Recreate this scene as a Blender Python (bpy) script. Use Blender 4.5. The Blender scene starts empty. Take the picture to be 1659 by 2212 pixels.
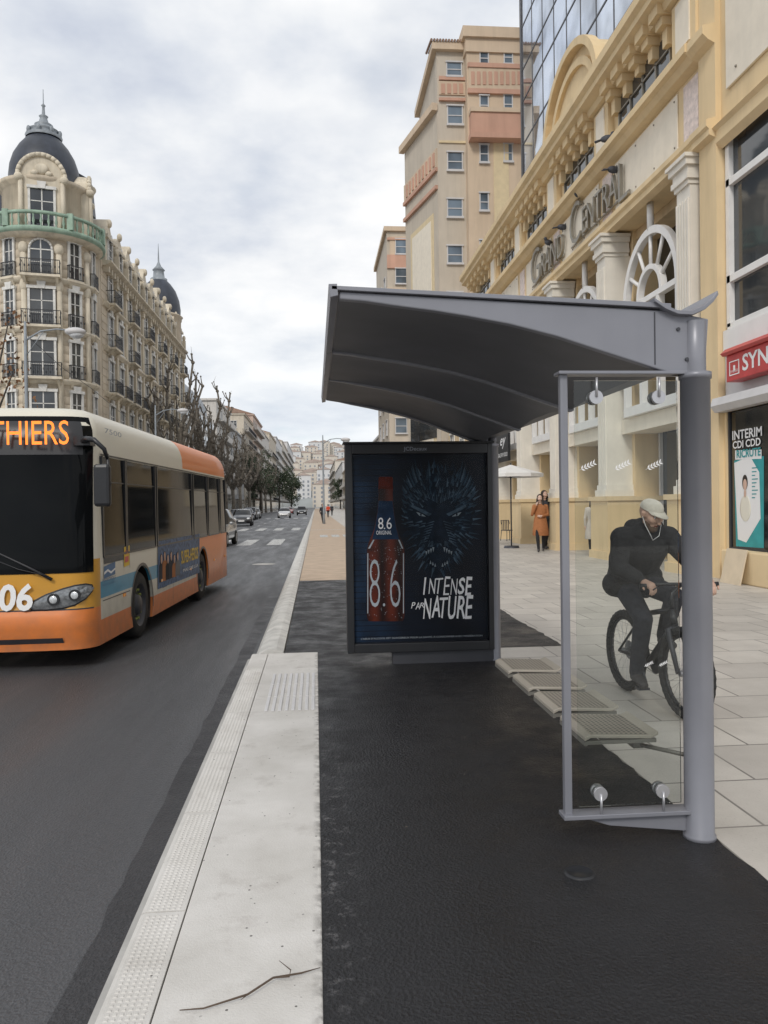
import bpy, bmesh, math, random
import numpy as np
from mathutils import Vector, Matrix
R=math.radians
random.seed(7)
sc=bpy.context.scene; C=sc.collection
H=1.6; YAW=R(4.9); PITCH=R(-.535); ROLL=R(-.8)
RM=Matrix.Rotation(-YAW,3,'Z')@Matrix.Rotation(R(90)+PITCH,3,'X')@Matrix.Rotation(ROLL,3,'Z')
F=1720.4
def ray(px,py): return RM@Vector(((px-829.5)/F,-(py-1106)/F,-1))
O=Vector((0,0,H))
def G(px,py,z=0.0):
    r=ray(px,py); return O+r*((z-H)/r.z)
def AX(px,py,X):
    r=ray(px,py); return O+r*(X/r.x)
def AY(px,py,Y):
    r=ray(px,py); return O+r*(Y/r.y)
def yX(px,X): return AX(px,1092,X).y
cd=bpy.data.cameras.new('camera'); cam=bpy.data.objects.new('camera',cd); C.objects.link(cam)
cd.lens=28; cd.sensor_width=36; cd.clip_end=5000; cd.clip_start=.05
cam.matrix_world=Matrix.Translation(O)@RM.to_4x4(); sc.camera=cam
sc.view_settings.view_transform='Standard'
# ---------------------------------------------------------------- materials
class NT:
    def __init__(s,m):
        s.t=m.node_tree; s.t.nodes.clear()
    def n(s,ty,**k):
        nd=s.t.nodes.new(ty)
        for a,b in k.items():
            if a.startswith('_'): setattr(nd,a[1:],b)
            else: s.set(nd,a,b)
        return nd
    def set(s,nd,key,val):
        inp=nd.inputs[int(key[1:])] if key[0]=='i' and key[1:].isdigit() else nd.inputs[key.replace('__',' ')]
        if hasattr(val,'links') or isinstance(val,bpy.types.NodeSocket): s.t.links.new(val,inp)
        else: inp.default_value=val
    def math(s,op,a,b=0.0):
        return s.n('ShaderNodeMath',_operation=op,i0=a,i1=b).outputs[0]
    def mix(s,f,a,b):
        nd=s.t.nodes.new('ShaderNodeMix'); nd.data_type='RGBA'
        for i,v in ((0,f),(6,a),(7,b)):
            if isinstance(v,bpy.types.NodeSocket): s.t.links.new(v,nd.inputs[i])
            else: nd.inputs[i].default_value=v if i==0 else (*v[:3],1)
        return nd.outputs[2]
    def ramp(s,f,pts):
        nd=s.t.nodes.new('ShaderNodeValToRGB'); s.t.links.new(f,nd.inputs[0])
        e=nd.color_ramp.elements
        while len(e)<len(pts): e.new(.5)
        for i,(p,c) in enumerate(pts):
            e[i].position=p; e[i].color=(c,c,c,1) if not hasattr(c,'__len__') else (*c,1)
        return nd.outputs[0]
    def rng(s,v,a,b,c,d):
        m=s.n('ShaderNodeMapRange',Value=v); 
        for k,x in (('From Min',a),('From Max',b),('To Min',c),('To Max',d)): m.inputs[k].default_value=x
        return m.outputs[0]
def c3(c): return (c,c,c) if not hasattr(c,'__len__') else c
def newmat(name):
    m=bpy.data.materials.new(name); m.use_nodes=True; return m,NT(m)
def coords(t): return t.n('ShaderNodeTexCoord').outputs['Object']
def geo(t): return t.n('ShaderNodeNewGeometry').outputs['Position']
def noise(t,v,scale,detail=3,rough=.55): return t.n('ShaderNodeTexNoise',Vector=v,Scale=scale,Detail=detail,Roughness=rough).outputs[0]
def finish(t,col,rough,metal=0,normal=None,spec=.5,emis=None,es=0,coat=0,ior=1.5):
    p=t.n('ShaderNodeBsdfPrincipled')
    for k,v in (('Base Color',col if isinstance(col,bpy.types.NodeSocket) else (*c3(col),1)),('Roughness',rough),('Metallic',metal),('Specular IOR Level',spec),('Coat Weight',coat),('IOR',ior)):
        if isinstance(v,bpy.types.NodeSocket): t.t.links.new(v,p.inputs[k])
        else: p.inputs[k].default_value=v
    if normal is not None: t.t.links.new(normal,p.inputs['Normal'])
    if emis: p.inputs['Emission Color'].default_value=(*emis,1); p.inputs['Emission Strength'].default_value=es
    o=t.n('ShaderNodeOutputMaterial'); t.t.links.new(p.outputs[0],o.inputs[0]); return p
def bump(t,h,st,dist=.01): return t.n('ShaderNodeBump',Strength=st,Distance=dist,Height=h).outputs[0]
def mat(name,col,rough=.6,metal=0,var=.14,scale=3,bmp=0,bs=60,spec=.5,coat=0,dirt=.0,emis=None,es=0):
    m,t=newmat(name); col=c3(col); v=geo(t)
    cc=col
    if var>.021:
        n1=noise(t,v,scale,3)
        f=t.ramp(n1,[(.3,0.),(.7,1.)])
        a=tuple(x*(1-var) for x in col); b=tuple(min(1,x*(1+var)) for x in col)
        cc=t.mix(f,a,b)
    if dirt:
        mp=t.n('ShaderNodeMapping',Vector=v); mp.inputs['Scale'].default_value=(1.2,1.2,.12)
        n2=t.ramp(noise(t,mp.outputs[0],1.5,4,.65),[(.45,0.),(.75,dirt)])
        cc=t.mix(n2,cc,tuple(x*.45 for x in col))
    nb=None
    if bmp: nb=bump(t,noise(t,v,bs,2),bmp,.01)
    finish(t,cc,rough,metal,nb,spec,emis,es,coat); return m
MT={}
def mk(k,*a,**kw): MT[k]=mat(k,*a,**kw)
mk('metal_grey',(.235,.24,.27),.38,.2,var=.06,dirt=.2)
mk('metal_dark',(.055,.057,.066),.42,.2,var=.1)
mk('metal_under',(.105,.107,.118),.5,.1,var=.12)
mk('frame_black',(.02,.021,.024),.35,.1)
mk('seat_beige',(.4,.365,.31),.5,.1,var=.08)
mk('seat_edge',(.2,.19,.17),.5,.2,var=.08)
mk('wall_ochre',(.74,.575,.345),.8,var=.06,scale=.8,dirt=.28,bmp=.1)
mk('wall_ochre_dark',(.62,.48,.3),.8,var=.08,dirt=.3)
mk('cream_panel',(.8,.73,.61),.7,var=.05,dirt=.15)
mk('pink_marble',(.68,.57,.52),.4,var=.2,scale=9)
mk('pilaster',(.76,.72,.64),.7,var=.05,dirt=.2)
mk('white_paint',(.8,.79,.77),.45,var=.04)
mk('white_grey',(.6,.59,.59),.5,var=.05,dirt=.2)
mk('bronze',(.25,.23,.19),.4,.3)
mk('red_sign',(.52,.06,.06),.4)
mk('teal',(.03,.33,.35),.5)
mk('stone_left',(.58,.5,.39),.85,var=.14,scale=.7,dirt=.6,bmp=.2,bs=12)
mk('stone_light',(.66,.59,.47),.85,var=.14,scale=.9,dirt=.6)
mk('slate',(.035,.042,.058),.45,var=.25,scale=1.5,dirt=.3)
mk('zinc',(.28,.31,.34),.5,var=.15,dirt=.4)
mk('green_copper',(.3,.42,.33),.7,var=.15,dirt=.5)
mk('iron',(.02,.02,.024),.5)
mk('tower_beige',(.55,.485,.4),.85,var=.06,scale=.5,dirt=.25)
mk('tower_tan',(.62,.49,.36),.85,var=.06,scale=.5,dirt=.25)
mk('tower_pink',(.57,.34,.25),.85,var=.08,scale=.5,dirt=.25)
mk('tower_yellow',(.68,.56,.36),.85,var=.06)
mk('roof_tile',(.3,.2,.15),.8,var=.2)
mk('block_white',(.58,.56,.53),.8,var=.08,dirt=.35)
mk('block_cream',(.55,.49,.4),.8,var=.08,dirt=.4)
mk('block_grey',(.34,.35,.36),.7,var=.1,dirt=.4)
mk('block_rose',(.54,.42,.35),.8,var=.08,dirt=.4)
mk('far_pale',(.6,.6,.6),.9,var=.06)  # far_ tones are lightened, aerial haze painted into their base colour
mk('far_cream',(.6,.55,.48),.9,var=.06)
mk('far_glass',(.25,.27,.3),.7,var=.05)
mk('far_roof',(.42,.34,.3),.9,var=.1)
mk('frame_white',(.66,.65,.62),.6)
mk('bark',(.17,.15,.125),.9,var=.4,scale=6,bmp=.6,bs=20)
mk('bark_dark',(.075,.063,.052),.9,var=.3,scale=6)
mk('leaf_dark',(.04,.06,.03),.7,var=.5,scale=1.5)
mk('leaf_rust',(.22,.11,.05),.8,var=.4,scale=3)
mk('black_rubber',(.018,.018,.018),.75,bmp=.3,bs=120)
mk('rim',(.3,.3,.31),.35,.6)
mk('alloy_green',(.2,.23,.05),.5,.2)
mk('lens',(.2,.21,.22),.08,.3,var=.4,scale=30,coat=1)
mk('lamp_lens',(.62,.64,.66),.08,.2,var=.2,scale=30,coat=1)
mk('amber',(.8,.3,.03),.2)
mk('white_text',(.82,.82,.82),.5,var=.02)
mk('cream_text',(.75,.72,.62),.5,var=.02)
mk('grey_text',(.3,.33,.38),.5)
mk('yellow_text',(.75,.5,.04),.5)
mk('blue_logo',(.02,.12,.28),.4)
mk('led',(.9,.25,.03),.5,emis=(1,.2,.02),es=1.1,var=.02)
mk('skin',(.5,.32,.24),.55,var=.06)
mk('skin_light',(.6,.41,.32),.55,var=.06)
mk('cloth_black',(.016,.016,.018),.85,var=.3,scale=25,bmp=.9,bs=28)
mk('cloth_dark',(.03,.032,.04),.85,var=.25,scale=20,bmp=.8,bs=30)
mk('cap_cream',(.52,.49,.42),.8,var=.12,scale=15,bmp=.3,bs=200)
mk('beard',(.1,.065,.045),.9)
mk('hair',(.022,.014,.01),.55,var=.4,scale=50)
mk('coat_rust',(.36,.14,.05),.8,var=.12,scale=20)
mk('coat_pale',(.55,.5,.44),.8)
mk('shoe',(.06,.055,.055),.7)
mk('vest_red',(.7,.08,.03),.7)
mk('parasol_white',(.74,.73,.71),.8,var=.04)
mk('concrete',(.42,.41,.39),.85,var=.15,dirt=.3,bmp=.2)
mk('kerbstone',(.58,.57,.54),.85,var=.18,scale=5,bmp=.4,bs=60)
mk('path_beige',(.5,.39,.29),.8,var=.12,scale=2.5,bmp=.3,bs=80)
mk('twig',(.1,.07,.05),.9)
mk('bird',(.07,.075,.09),.7,var=.4,scale=12)
mk('hill',(.3,.32,.32),.95,var=.2,scale=.02)  # pale blue-grey base colour paints aerial haze over the hill
mk('ground_dirt',(.16,.15,.14),.95)
mk('copper_ring',(.5,.5,.52),.3,.6)
mk('cardboard',(.66,.55,.4),.85,var=.08)
for i,(n,c) in enumerate({'white':(.6,.6,.6),'black':(.012,.012,.014),'silver':(.33,.34,.35),'blue':(.06,.1,.2),'red':(.3,.03,.03),'grey':(.1,.105,.11)}.items()):
    mk('car_'+n,c,.25,.2,var=.03,coat=.8)
def glassmat(name,tint,rough=.04,metal=0.0,wav=.15,ws=1.2,spec=.9,ior=1.5):
    m,t=newmat(name); v=geo(t)
    n=noise(t,v,ws,1); f=t.ramp(noise(t,v,.45,2),[(.35,0.),(.65,1.)])
    cc=t.mix(f,tuple(x*.55 for x in tint),tuple(x*1.4 for x in tint))
    finish(t,cc,rough,metal,bump(t,n,wav,.02),spec,ior=ior); MT[name]=m
glassmat('glass_dark',(.035,.04,.045))
glassmat('glass_shop',(.02,.022,.022),.06)
glassmat('glass_blue',(.14,.18,.22),.08,.1)
glassmat('glass_mirror',(.55,.59,.65),.03,.85,wav=.25,ws=.5)
glassmat('glass_bus',(.008,.009,.01),.05,spec=.5,wav=.05,ior=1.18)
def clear(name,ior,tint):
    m,t=newmat(name)
    fr=t.n('ShaderNodeFresnel',IOR=ior).outputs[0]; tr=t.n('ShaderNodeBsdfTransparent',Color=(*tint,1)); gl=t.n('ShaderNodeBsdfGlossy',Roughness=.02)
    mx=t.n('ShaderNodeMixShader'); t.t.links.new(fr,mx.inputs[0]); t.t.links.new(tr.outputs[0],mx.inputs[1]); t.t.links.new(gl.outputs[0],mx.inputs[2])
    o=t.n('ShaderNodeOutputMaterial'); t.t.links.new(mx.outputs[0],o.inputs[0]); MT[name]=m
clear('clear_glass',1.4,(.92,.94,.93)); clear('case_glass',1.12,(.97,.97,.98))
def asphalt(name,base,r0,r1,spk,patch=.8,bs=170,bst=.6,streak=False,sheen_crust=False,midf=.4):
    m,t=newmat(name); v=geo(t)
    n1=noise(t,v,bs,2,.7); n2=noise(t,v,bs*.28,3,.7)
    sp=t.ramp(n1,[(.35,0.),(.6,.25),(.74,1.)])
    vv=v
    if streak:
        mp=t.n('ShaderNodeMapping',Vector=v); mp.inputs['Scale'].default_value=(1,.12,1); vv=mp.outputs[0]
    big=t.ramp(noise(t,vv,patch,5,.62),[(.32,0.),(.68,1.)])
    cc=t.mix(sp,t.mix(big,tuple(x*.6 for x in base),tuple(x*1.4 for x in base)),tuple(x*spk for x in base))
    mid=t.ramp(n2,[(.4,0.),(.66,1.)]); cc=t.mix(t.math('MULTIPLY',mid,midf),cc,tuple(x*spk*.75 for x in base))
    rr=t.rng(noise(t,vv,patch*2.3,5,.65),.35,.65,r0,r1)
    if sheen_crust:
        s=t.n('ShaderNodeSeparateXYZ',Vector=v).outputs
        mx=t.math('MULTIPLY',t.rng(s[0],.03,.2,1,0),t.math('MULTIPLY',t.rng(s[1],2.2,2.8,0,1),t.rng(s[1],6.0,4.0,0,1)))
        mx=t.math('MULTIPLY',mx,t.rng(s[0],0,.03,0,1))
        cr=t.ramp(noise(t,v,13,6,.78),[(.54,0.),(.6,1.)]); f=t.math('MULTIPLY',mx,cr)
        f2=t.math('MULTIPLY',t.ramp(noise(t,v,1.1,3),[(.6,0.),(.66,1.)]),t.ramp(noise(t,v,22,5,.75),[(.64,0.),(.7,.4)])); f=t.math('MAXIMUM',f,f2)
        cc=t.mix(f,cc,(.1,.098,.1)); rr=t.math('SUBTRACT',rr,t.math('MULTIPLY',f,.3))  # wet sheen painted as a lighter tint over the crusty patches
        vo=t.n('ShaderNodeTexVoronoi',Vector=v,Scale=5.).outputs[0]; cc=t.mix(t.math('MULTIPLY',t.math('LESS_THAN',vo,.028),.7),cc,(.2,.17,.14))
    h=t.math('ADD',t.math('ADD',n1,n2),t.math('MULTIPLY',t.n('ShaderNodeTexVoronoi',Vector=v,Scale=bs*.5).outputs[0],.9))
    finish(t,cc,rr,0,bump(t,h,bst,.008)); MT[name]=m
asphalt('asphalt_new',(.0095,.0095,.0108),.34,.72,3,1.1,130,.75,sheen_crust=True,midf=.22)
asphalt('asphalt_road',(.045,.046,.049),.36,.6,2.6,.8,130,.6,True)
asphalt('asphalt_patch',(.022,.022,.024),.4,.6,3.2,1.3,130,.7)
m,t=newmat('road_paint'); v=geo(t); f=t.ramp(noise(t,v,14,5,.7),[(.42,0.),(.55,1.)]); finish(t,t.mix(f,(.2,.2,.2),(.66,.66,.64)),.6); MT['road_paint']=m
m,t=newmat('paving'); v=geo(t)
br=t.n('ShaderNodeTexBrick',Vector=v,Scale=1.0); br.offset=.5
for k,x in (('Color1',(.6,.565,.51,1)),('Color2',(.48,.45,.41,1)),('Mortar',(.2,.185,.17,1))): br.inputs[k].default_value=x
for k,x in (('Mortar Size',.009),('Mortar Smooth',.3),('Bias',-.1),('Brick Width',.62),('Row Height',.62)): br.inputs[k].default_value=x
dn=t.ramp(noise(t,v,1.3,6,.65),[(.38,0.),(.75,.6)])
cc=t.mix(dn,br.outputs[0],(.34,.315,.28))
sp=t.ramp(noise(t,v,90,2),[(.6,0.),(.75,.35)]); cc=t.mix(sp,cc,(.2,.18,.16))
finish(t,cc,.55,0,bump(t,t.math('ADD',t.math('MULTIPLY',br.outputs[1],-2.),noise(t,v,60,3)),.3,.006)); MT['paving']=m
m,t=newmat('slab_white'); v=geo(t)
big=t.ramp(noise(t,v,1.6,6,.65),[(.3,0.),(.7,1.)])
cc=t.mix(big,(.52,.5,.465),(.68,.66,.63))
vo=t.n('ShaderNodeTexVoronoi',Vector=v,Scale=17.).outputs[0]; sel=t.ramp(noise(t,v,9,2),[(.5,0.),(.56,1.)])
dot=t.math('MULTIPLY',t.math('LESS_THAN',vo,.09),sel)
cc=t.mix(t.math('MULTIPLY',dot,.85),cc,(.05,.045,.04))
st=t.ramp(noise(t,v,4,6,.7),[(.55,0.),(.75,.5)]); cc=t.mix(st,cc,(.33,.3,.27))
sx=t.n('ShaderNodeSeparateXYZ',Vector=v).outputs[0]; ed=t.math('MULTIPLY',t.rng(sx,-.04,.0,0,1),t.ramp(noise(t,v,18,4),[(.42,0.),(.6,.7)])); cc=t.mix(ed,cc,(.12,.11,.1))
finish(t,cc,.75,0,bump(t,noise(t,v,110,4,.7),.5,.005)); MT['slab_white']=m
m,t=newmat('bus_livery'); v=coords(t); sx=t.n('ShaderNodeSeparateXYZ',Vector=v); X_,Y_,Z_=sx.outputs
gt=lambda a,b:t.math('GREATER_THAN',a,b); lt=lambda a,b:t.math('LESS_THAN',a,b); an=lambda a,b:t.math('MULTIPLY',a,b)
CREAM=(.68,.65,.55); ORA=(.78,.215,.035); OCH=(.62,.31,.035); BLU=(.05,.3,.48)
c=t.mix(an(an(gt(Z_,.74),lt(Z_,.93)),lt(Y_,4.9)),CREAM,BLU)
c=t.mix(lt(Z_,.5),c,ORA)
c=t.mix(an(gt(Y_,5.75),lt(Z_,1.2)),c,ORA)
c=t.mix(an(gt(Y_,4.85),gt(Z_,2.42)),c,ORA)
fr=lt(Y_,.33)
c=t.mix(an(fr,lt(Z_,1.2)),c,OCH); c=t.mix(an(fr,lt(Z_,.66)),c,ORA)
inn=an(an(lt(X_,-.03),gt(X_,-2.32)),an(gt(Y_,.5),lt(Z_,1.05)))
c=t.mix(inn,c,(.01,.01,.01))
dz=t.rng(Z_,1.1,.2,.05,.8)
dd=t.math('MULTIPLY',dz,noise(t,v,7,5)); c=t.mix(dd,c,(.13,.1,.08))
finish(t,c,.4,0,None,.4,coat=.12); MT['bus_livery']=m
m,t=newmat('poster_navy'); v=geo(t)
f=t.ramp(noise(t,v,2.6,4),[(.38,0.),(.65,1.)]); s_=t.n('ShaderNodeSeparateXYZ',Vector=v).outputs; sxx=s_[0]
rows=t.math('GREATER_THAN',t.math('FRACT',t.math('MULTIPLY',s_[2],18.)),.12)
lf=t.rng(sxx,.85,.3,.12,1)
c=t.mix(t.math('MULTIPLY',t.math('MULTIPLY',f,lf),rows),(.004,.006,.011),(.012,.034,.075))
finish(t,c,.4,spec=.2); MT['poster_navy']=m
for k_,c_,vv_ in (('fur1',(.022,.045,.07),.5),('fur2',(.055,.09,.125),.5),('fur3',(.008,.016,.028),.4),('fang',(.25,.3,.33),.1),('label_blue',(.012,.03,.065),.3),('red_cap',(.1,.015,.008),.3),('silver_ink',(.36,.4,.43),.1),('cinema_blue',(.07,.12,.22),.6)): mk(k_,c_,.45,var=vv_,scale=14,spec=.15)
m,t=newmat('bottle_amber'); v=geo(t); s_=t.n('ShaderNodeSeparateXYZ',Vector=v).outputs
w1=t.math('SINE',t.math('MULTIPLY',s_[0],36.)); f=t.rng(w1,-1,1,0,1); c=t.mix(f,(.012,.003,.002),(.1,.016,.006)); c=t.mix(t.ramp(noise(t,v,9,4),[(.5,0.),(.7,.7)]),c,(.02,.004,.003)); finish(t,c,.3,spec=.3); MT['bottle_amber']=m
# ---------------------------------------------------------------- mesh builder
def WL(o):
    v=Vector((0,0,0))
    while o: v+=o.location; o=o.parent
    return v
class MB:
    def __init__(s): s.v=[];s.f=[];s.m=[];s.sm=[];s.mi=0;s.s=False
    def add(s,vs,fs):
        b=len(s.v); s.v+=[tuple(x) for x in vs]
        for f in fs: s.f.append([b+i for i in f]); s.m.append(s.mi); s.sm.append(s.s)
        return s
    def box(s,x0,x1,y0,y1,z0,z1):
        return s.add([(x0,y0,z0),(x1,y0,z0),(x1,y1,z0),(x0,y1,z0),(x0,y0,z1),(x1,y0,z1),(x1,y1,z1),(x0,y1,z1)],[(0,3,2,1),(4,5,6,7),(0,1,5,4),(1,2,6,5),(2,3,7,6),(3,0,4,7)])
    def prism(s,poly,ext):
        n=len(poly); p=[Vector(q) for q in poly]; e=Vector(ext)
        nn=Vector((0,0,0))
        for i in range(n): nn+=p[i].cross(p[(i+1)%n])
        if nn.dot(e)>0: p=p[::-1]
        return s.add(p+[q+e for q in p],[list(range(n)),list(range(2*n-1,n-1,-1))]+[(i,(i+n),(i+1)%n+n,(i+1)%n) for i in range(n)])
    def face(s,pts): return s.add(pts,[list(range(len(pts)))])
    def tube(s,pts,rad,n=8,cap=True):
        pts=[Vector(p) for p in pts]; k=len(pts)
        if not hasattr(rad,'__len__'): rad=[rad]*k
        vs=[];up=None
        for i,p in enumerate(pts):
            d=(pts[min(i+1,k-1)]-pts[max(i-1,0)]).normalized()
            if up is None: up=Vector((0,0,1)) if abs(d.z)<.9 else Vector((1,0,0))
            a=d.cross(up); 
            if a.length<1e-4: a=d.cross(Vector((0,1,0)))
            a.normalize(); b=a.cross(d); up=b
            for j in range(n):
                an=2*math.pi*j/n; vs.append(p+(a*math.cos(an)+b*math.sin(an))*rad[i])
        fs=[(i*n+j,(i+1)*n+j,(i+1)*n+(j+1)%n,i*n+(j+1)%n) for i in range(k-1) for j in range(n)]
        if cap: fs+=[list(range(n)),[(k-1)*n+j for j in range(n)][::-1]]
        b0=len(s.f); s.add(vs,fs)
        for q in range(b0,b0+(k-1)*n): s.sm[q]=True
        return s
    def lathe(s,prof,cx,cy,n=24):
        vs=[(cx+r*math.cos(2*math.pi*j/n),cy+r*math.sin(2*math.pi*j/n),z) for r,z in prof for j in range(n)]
        o=s.s; s.s=True
        s.add(vs,[(i*n+j,i*n+(j+1)%n,(i+1)*n+(j+1)%n,(i+1)*n+j) for i in range(len(prof)-1) for j in range(n)]); s.s=o
        return s
    def ball(s,c,r,n=10,m=7):
        if not hasattr(r,'__len__'): r=(r,r,r)
        vs=[(c[0]+r[0]*math.sin(math.pi*i/m)*math.cos(2*math.pi*j/n),c[1]+r[1]*math.sin(math.pi*i/m)*math.sin(2*math.pi*j/n),c[2]-r[2]*math.cos(math.pi*i/m)) for i in range(m+1) for j in range(n)]
        o=s.s; s.s=True
        s.add(vs,[(i*n+j,i*n+(j+1)%n,(i+1)*n+(j+1)%n,(i+1)*n+j) for i in range(m) for j in range(n)]); s.s=o
        return s
    def mesh(s,name,mats,org=(0,0,0)):
        me=bpy.data.meshes.new(name); o=Vector(org)
        me.from_pydata([tuple(Vector(x)-o) for x in s.v],[],s.f)
        for k in (mats if isinstance(mats,(list,tuple)) else [mats]): me.materials.append(MT[k])
        me.polygons.foreach_set('material_index',s.m); me.polygons.foreach_set('use_smooth',s.sm); me.update(); return me
    def build(s,name,mats,parent=None,local=False,bevel=0,org=None):
        if org is None:
            if parent: org=(0,0,0) if local else WL(parent)
            else:
                a=np.array(s.v); org=((a[:,0].min()+a[:,0].max())/2,(a[:,1].min()+a[:,1].max())/2,a[:,2].min())
        o=bpy.data.objects.new(name,s.mesh(name,mats,org)); C.objects.link(o)
        if parent: o.parent=parent
        else: o.location=org
        if bevel:
            b=o.modifiers.new('b','BEVEL'); b.width=bevel; b.segments=2; b.limit_method='ANGLE'
        return o
def tag(o,label=None,cat=None,group=None,kind=None):
    for k,v in (('label',label),('category',cat),('group',group),('kind',kind)):
        if v: o[k]=v
    return o
def thing(name,loc,label,cat,group=None,rz=0):
    o=bpy.data.objects.new(name,None); C.objects.link(o); o.location=loc; o.rotation_euler=(0,0,rz); o.empty_display_size=.2
    return tag(o,label,cat,group)
def linkmesh(name,me,parent,loc,rz=0,scale=None):
    o=bpy.data.objects.new(name,me); C.objects.link(o); o.parent=parent; o.location=Vector(loc); o.rotation_euler=(0,0,rz)
    if scale: o.scale=scale
    return o
def struct(mb,name,mats,**k): return tag(mb.build(name,mats,**k),kind='structure')
def text(s,P0,ux,uz,w,h,mk_,parent,name='lettering',thick=.0,shear=0,bold=0,local=False,back=.0,jit=0):
    cu=bpy.data.curves.new('t','FONT'); cu.body=s; cu.extrude=thick/2 if thick else 0; cu.offset=bold; cu.resolution_u=3
    ob=bpy.data.objects.new('t',cu); C.objects.link(ob); bpy.context.view_layer.update()
    dg=bpy.context.evaluated_depsgraph_get(); me=bpy.data.meshes.new_from_object(ob.evaluated_get(dg)); bpy.data.objects.remove(ob)
    n=len(me.vertices); a=np.zeros(n*3); me.vertices.foreach_get('co',a); a=a.reshape(-1,3)
    a[:,0]+=shear*a[:,1]
    if jit:
        rg=np.random.RandomState(len(s)*7+ord(s[0])); a[:,:2]+=rg.uniform(-jit,jit,(n,2))
    mn=a.min(0); mxx=a.max(0); sp=np.maximum(mxx-mn,1e-6)
    P0=Vector(P0); ux=Vector(ux).normalized(); uz=Vector(uz).normalized(); nn=ux.cross(uz)
    org=Vector((0,0,0)) if local or not parent else WL(parent)
    u=(a[:,0]-mn[0])/sp[0]*w; vv=(a[:,1]-mn[1])/sp[1]*h; q=a[:,2]
    b=np.outer(u,ux)+np.outer(vv,uz)+np.outer(q,nn)+np.array(P0-org+nn*back)
    me.vertices.foreach_set('co',b.ravel()); me.materials.clear(); me.materials.append(MT[mk_]); me.update()
    o=bpy.data.objects.new(name,me); C.objects.link(o)
    if parent: o.parent=parent
    return o
UX,UY,UZ=Vector((1,0,0)),Vector((0,1,0)),Vector((0,0,1))
# ---------------------------------------------------------------- ground
ZR=-.16
struct(MB().box(-3000,3000,-400,4000,-.4,-.19),'ground','ground_dirt')
struct(MB().box(-13,-.5,-30,1200,-.3,ZR),'road','asphalt_road')
struct(MB().box(-60,-13,-30,1200,-.3,-.03),'pavement_left','concrete')
mb=MB(); mb.box(-13.0,-12.78,-30,1200,-.25,-.02); struct(mb,'kerb_left','kerbstone')
struct(MB().box(-.36,60,-20,1200,-.3,0),'pavement','paving')
y1=8.65
rj=random.Random(2)
mb=MB(); poly=[(0,-8,.004)]
y=-8
while y<y1: poly.append((1.86+rj.uniform(-.012,.012),y,.004)); y+=.12
poly+=[(1.86,y1,.004),(2.72,y1,.004)]
y=y1+.1
while y<12.2: poly.append((2.73+rj.uniform(-.02,.02),y,.004)); y+=.15
poly+=[(2.75,12.2,.004),(1.9,17,.004),(-.36,17,.004),(-.36,y1,.004),(0,y1,.004)]
mb.face(poly); struct(mb,'platform_asphalt','asphalt_new')
mb=MB(); mb.face([(-.36,17.0,.006),(2.1,17.0,.006),(2.1,400,.006),(-.36,400,.006)]); struct(mb,'cycle_path','path_beige')
mb=MB(); mb.box(-.53,0,-6,y1,-.2,.012); struct(mb,'platform_slab','slab_white',bevel=.006)
mb=MB(); yy=-6.
while yy<y1-.1:
    e=min(yy+1.02,y1)
    mb.prism([(-.535,yy+.004,-.2),(-.535,yy+.004,.012),(-.69,yy+.004,.012),(-.705,yy+.004,.006),(-.72,yy+.004,-.2)],(0,e-yy-.008,0)); yy=e
struct(mb,'platform_kerb','slab_white')
mb=MB(); mb.prism([(-.715,-6,-.2),(-.715,-6,-.04),(-.75,-6,-.045),(-.79,-6,-.2)],(0,y1+6,0)); struct(mb,'kerb_foot','concrete')
mb=MB(); y=0.9
while y<7.9:
    if int((y+6)/1.02)!=int((y+6.03)/1.02): y+=.03; continue
    for i in range(6):
        x=-.672+i*.022; r=.0075
        mb.add([(x-r,y-r,.012),(x+r,y-r,.012),(x+r,y+r,.012),(x-r,y+r,.012),(x-.004,y-.004,.0148),(x+.004,y-.004,.0148),(x+.004,y+.004,.0148),(x-.004,y+.004,.0148)],[(0,1,5,4),(1,2,6,5),(2,3,7,6),(3,0,4,7),(4,5,6,7)])
    y+=.024
tag(mb.build('tactile_studs','slab_white'),kind='structure')
mb=MB()
for i in range(8):
    x=-.42+i*.052
    for k in range(3): mb.box(x,x+.026,6.2+k*.46,6.2+k*.46+.44,.0125,.019)
tag(mb.build('guidance_ribs','white_grey',bevel=.003),kind='structure')
mb=MB(); y=y1+.02
while y<300:
    L=1.0 if y<60 else 6
    pr=[(-.37,y,-.2),(-.37,y,.02),(-.45,y,.05),(-.55,y,.045),(-.64,y,.0),(-.7,y,-.09),(-.72,y,-.2)]
    mb.prism(pr,(0,L-.025,0)); y+=L
struct(mb,'kerb','kerbstone')
mb=MB(); ed=[]; y=-8
while y<15.9: ed.append((-.93+rj.uniform(-.012,.012),y,ZR+.004)); y+=.2
mb.face(ed[::-1]+[(-.78,-8,ZR+.004),(-.78,8.5,ZR+.004),(-.74,16,ZR+.004)]); struct(mb,'gutter_asphalt','asphalt_patch')
mb=MB()
def mark(x0,x1,ya,yb): mb.face([(x0,ya,ZR+.006),(x1,ya,ZR+.006),(x1,yb,ZR+.006),(x0,yb,ZR+.006)])
ya=G(560,1178,ZR).y; yb=G(560,1166,ZR).y
for k in range(9): mark(-1.6-k*1.35-.65,-1.6-k*1.35,ya,yb)
ya=G(600,1146,ZR).y; yb=G(600,1141,ZR).y
for k in range(9): mark(-1.2-k*1.3-.6,-1.2-k*1.3,ya,yb)
for k in range(9): mark(-1.2-k*1.3-.6,-1.2-k*1.3,110,116)
for k in range(14): mark(-5.2,-5.08,62+k*9,65+k*9)
struct(mb,'crosswalk_paint','road_paint')
mb=MB()
for k in range(3): mb.face([(.2+k*.6,40+0,.011),(.6+k*.6,40,.011),(.6+k*.6,43,.011),(.2+k*.6,43,.011)])
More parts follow.
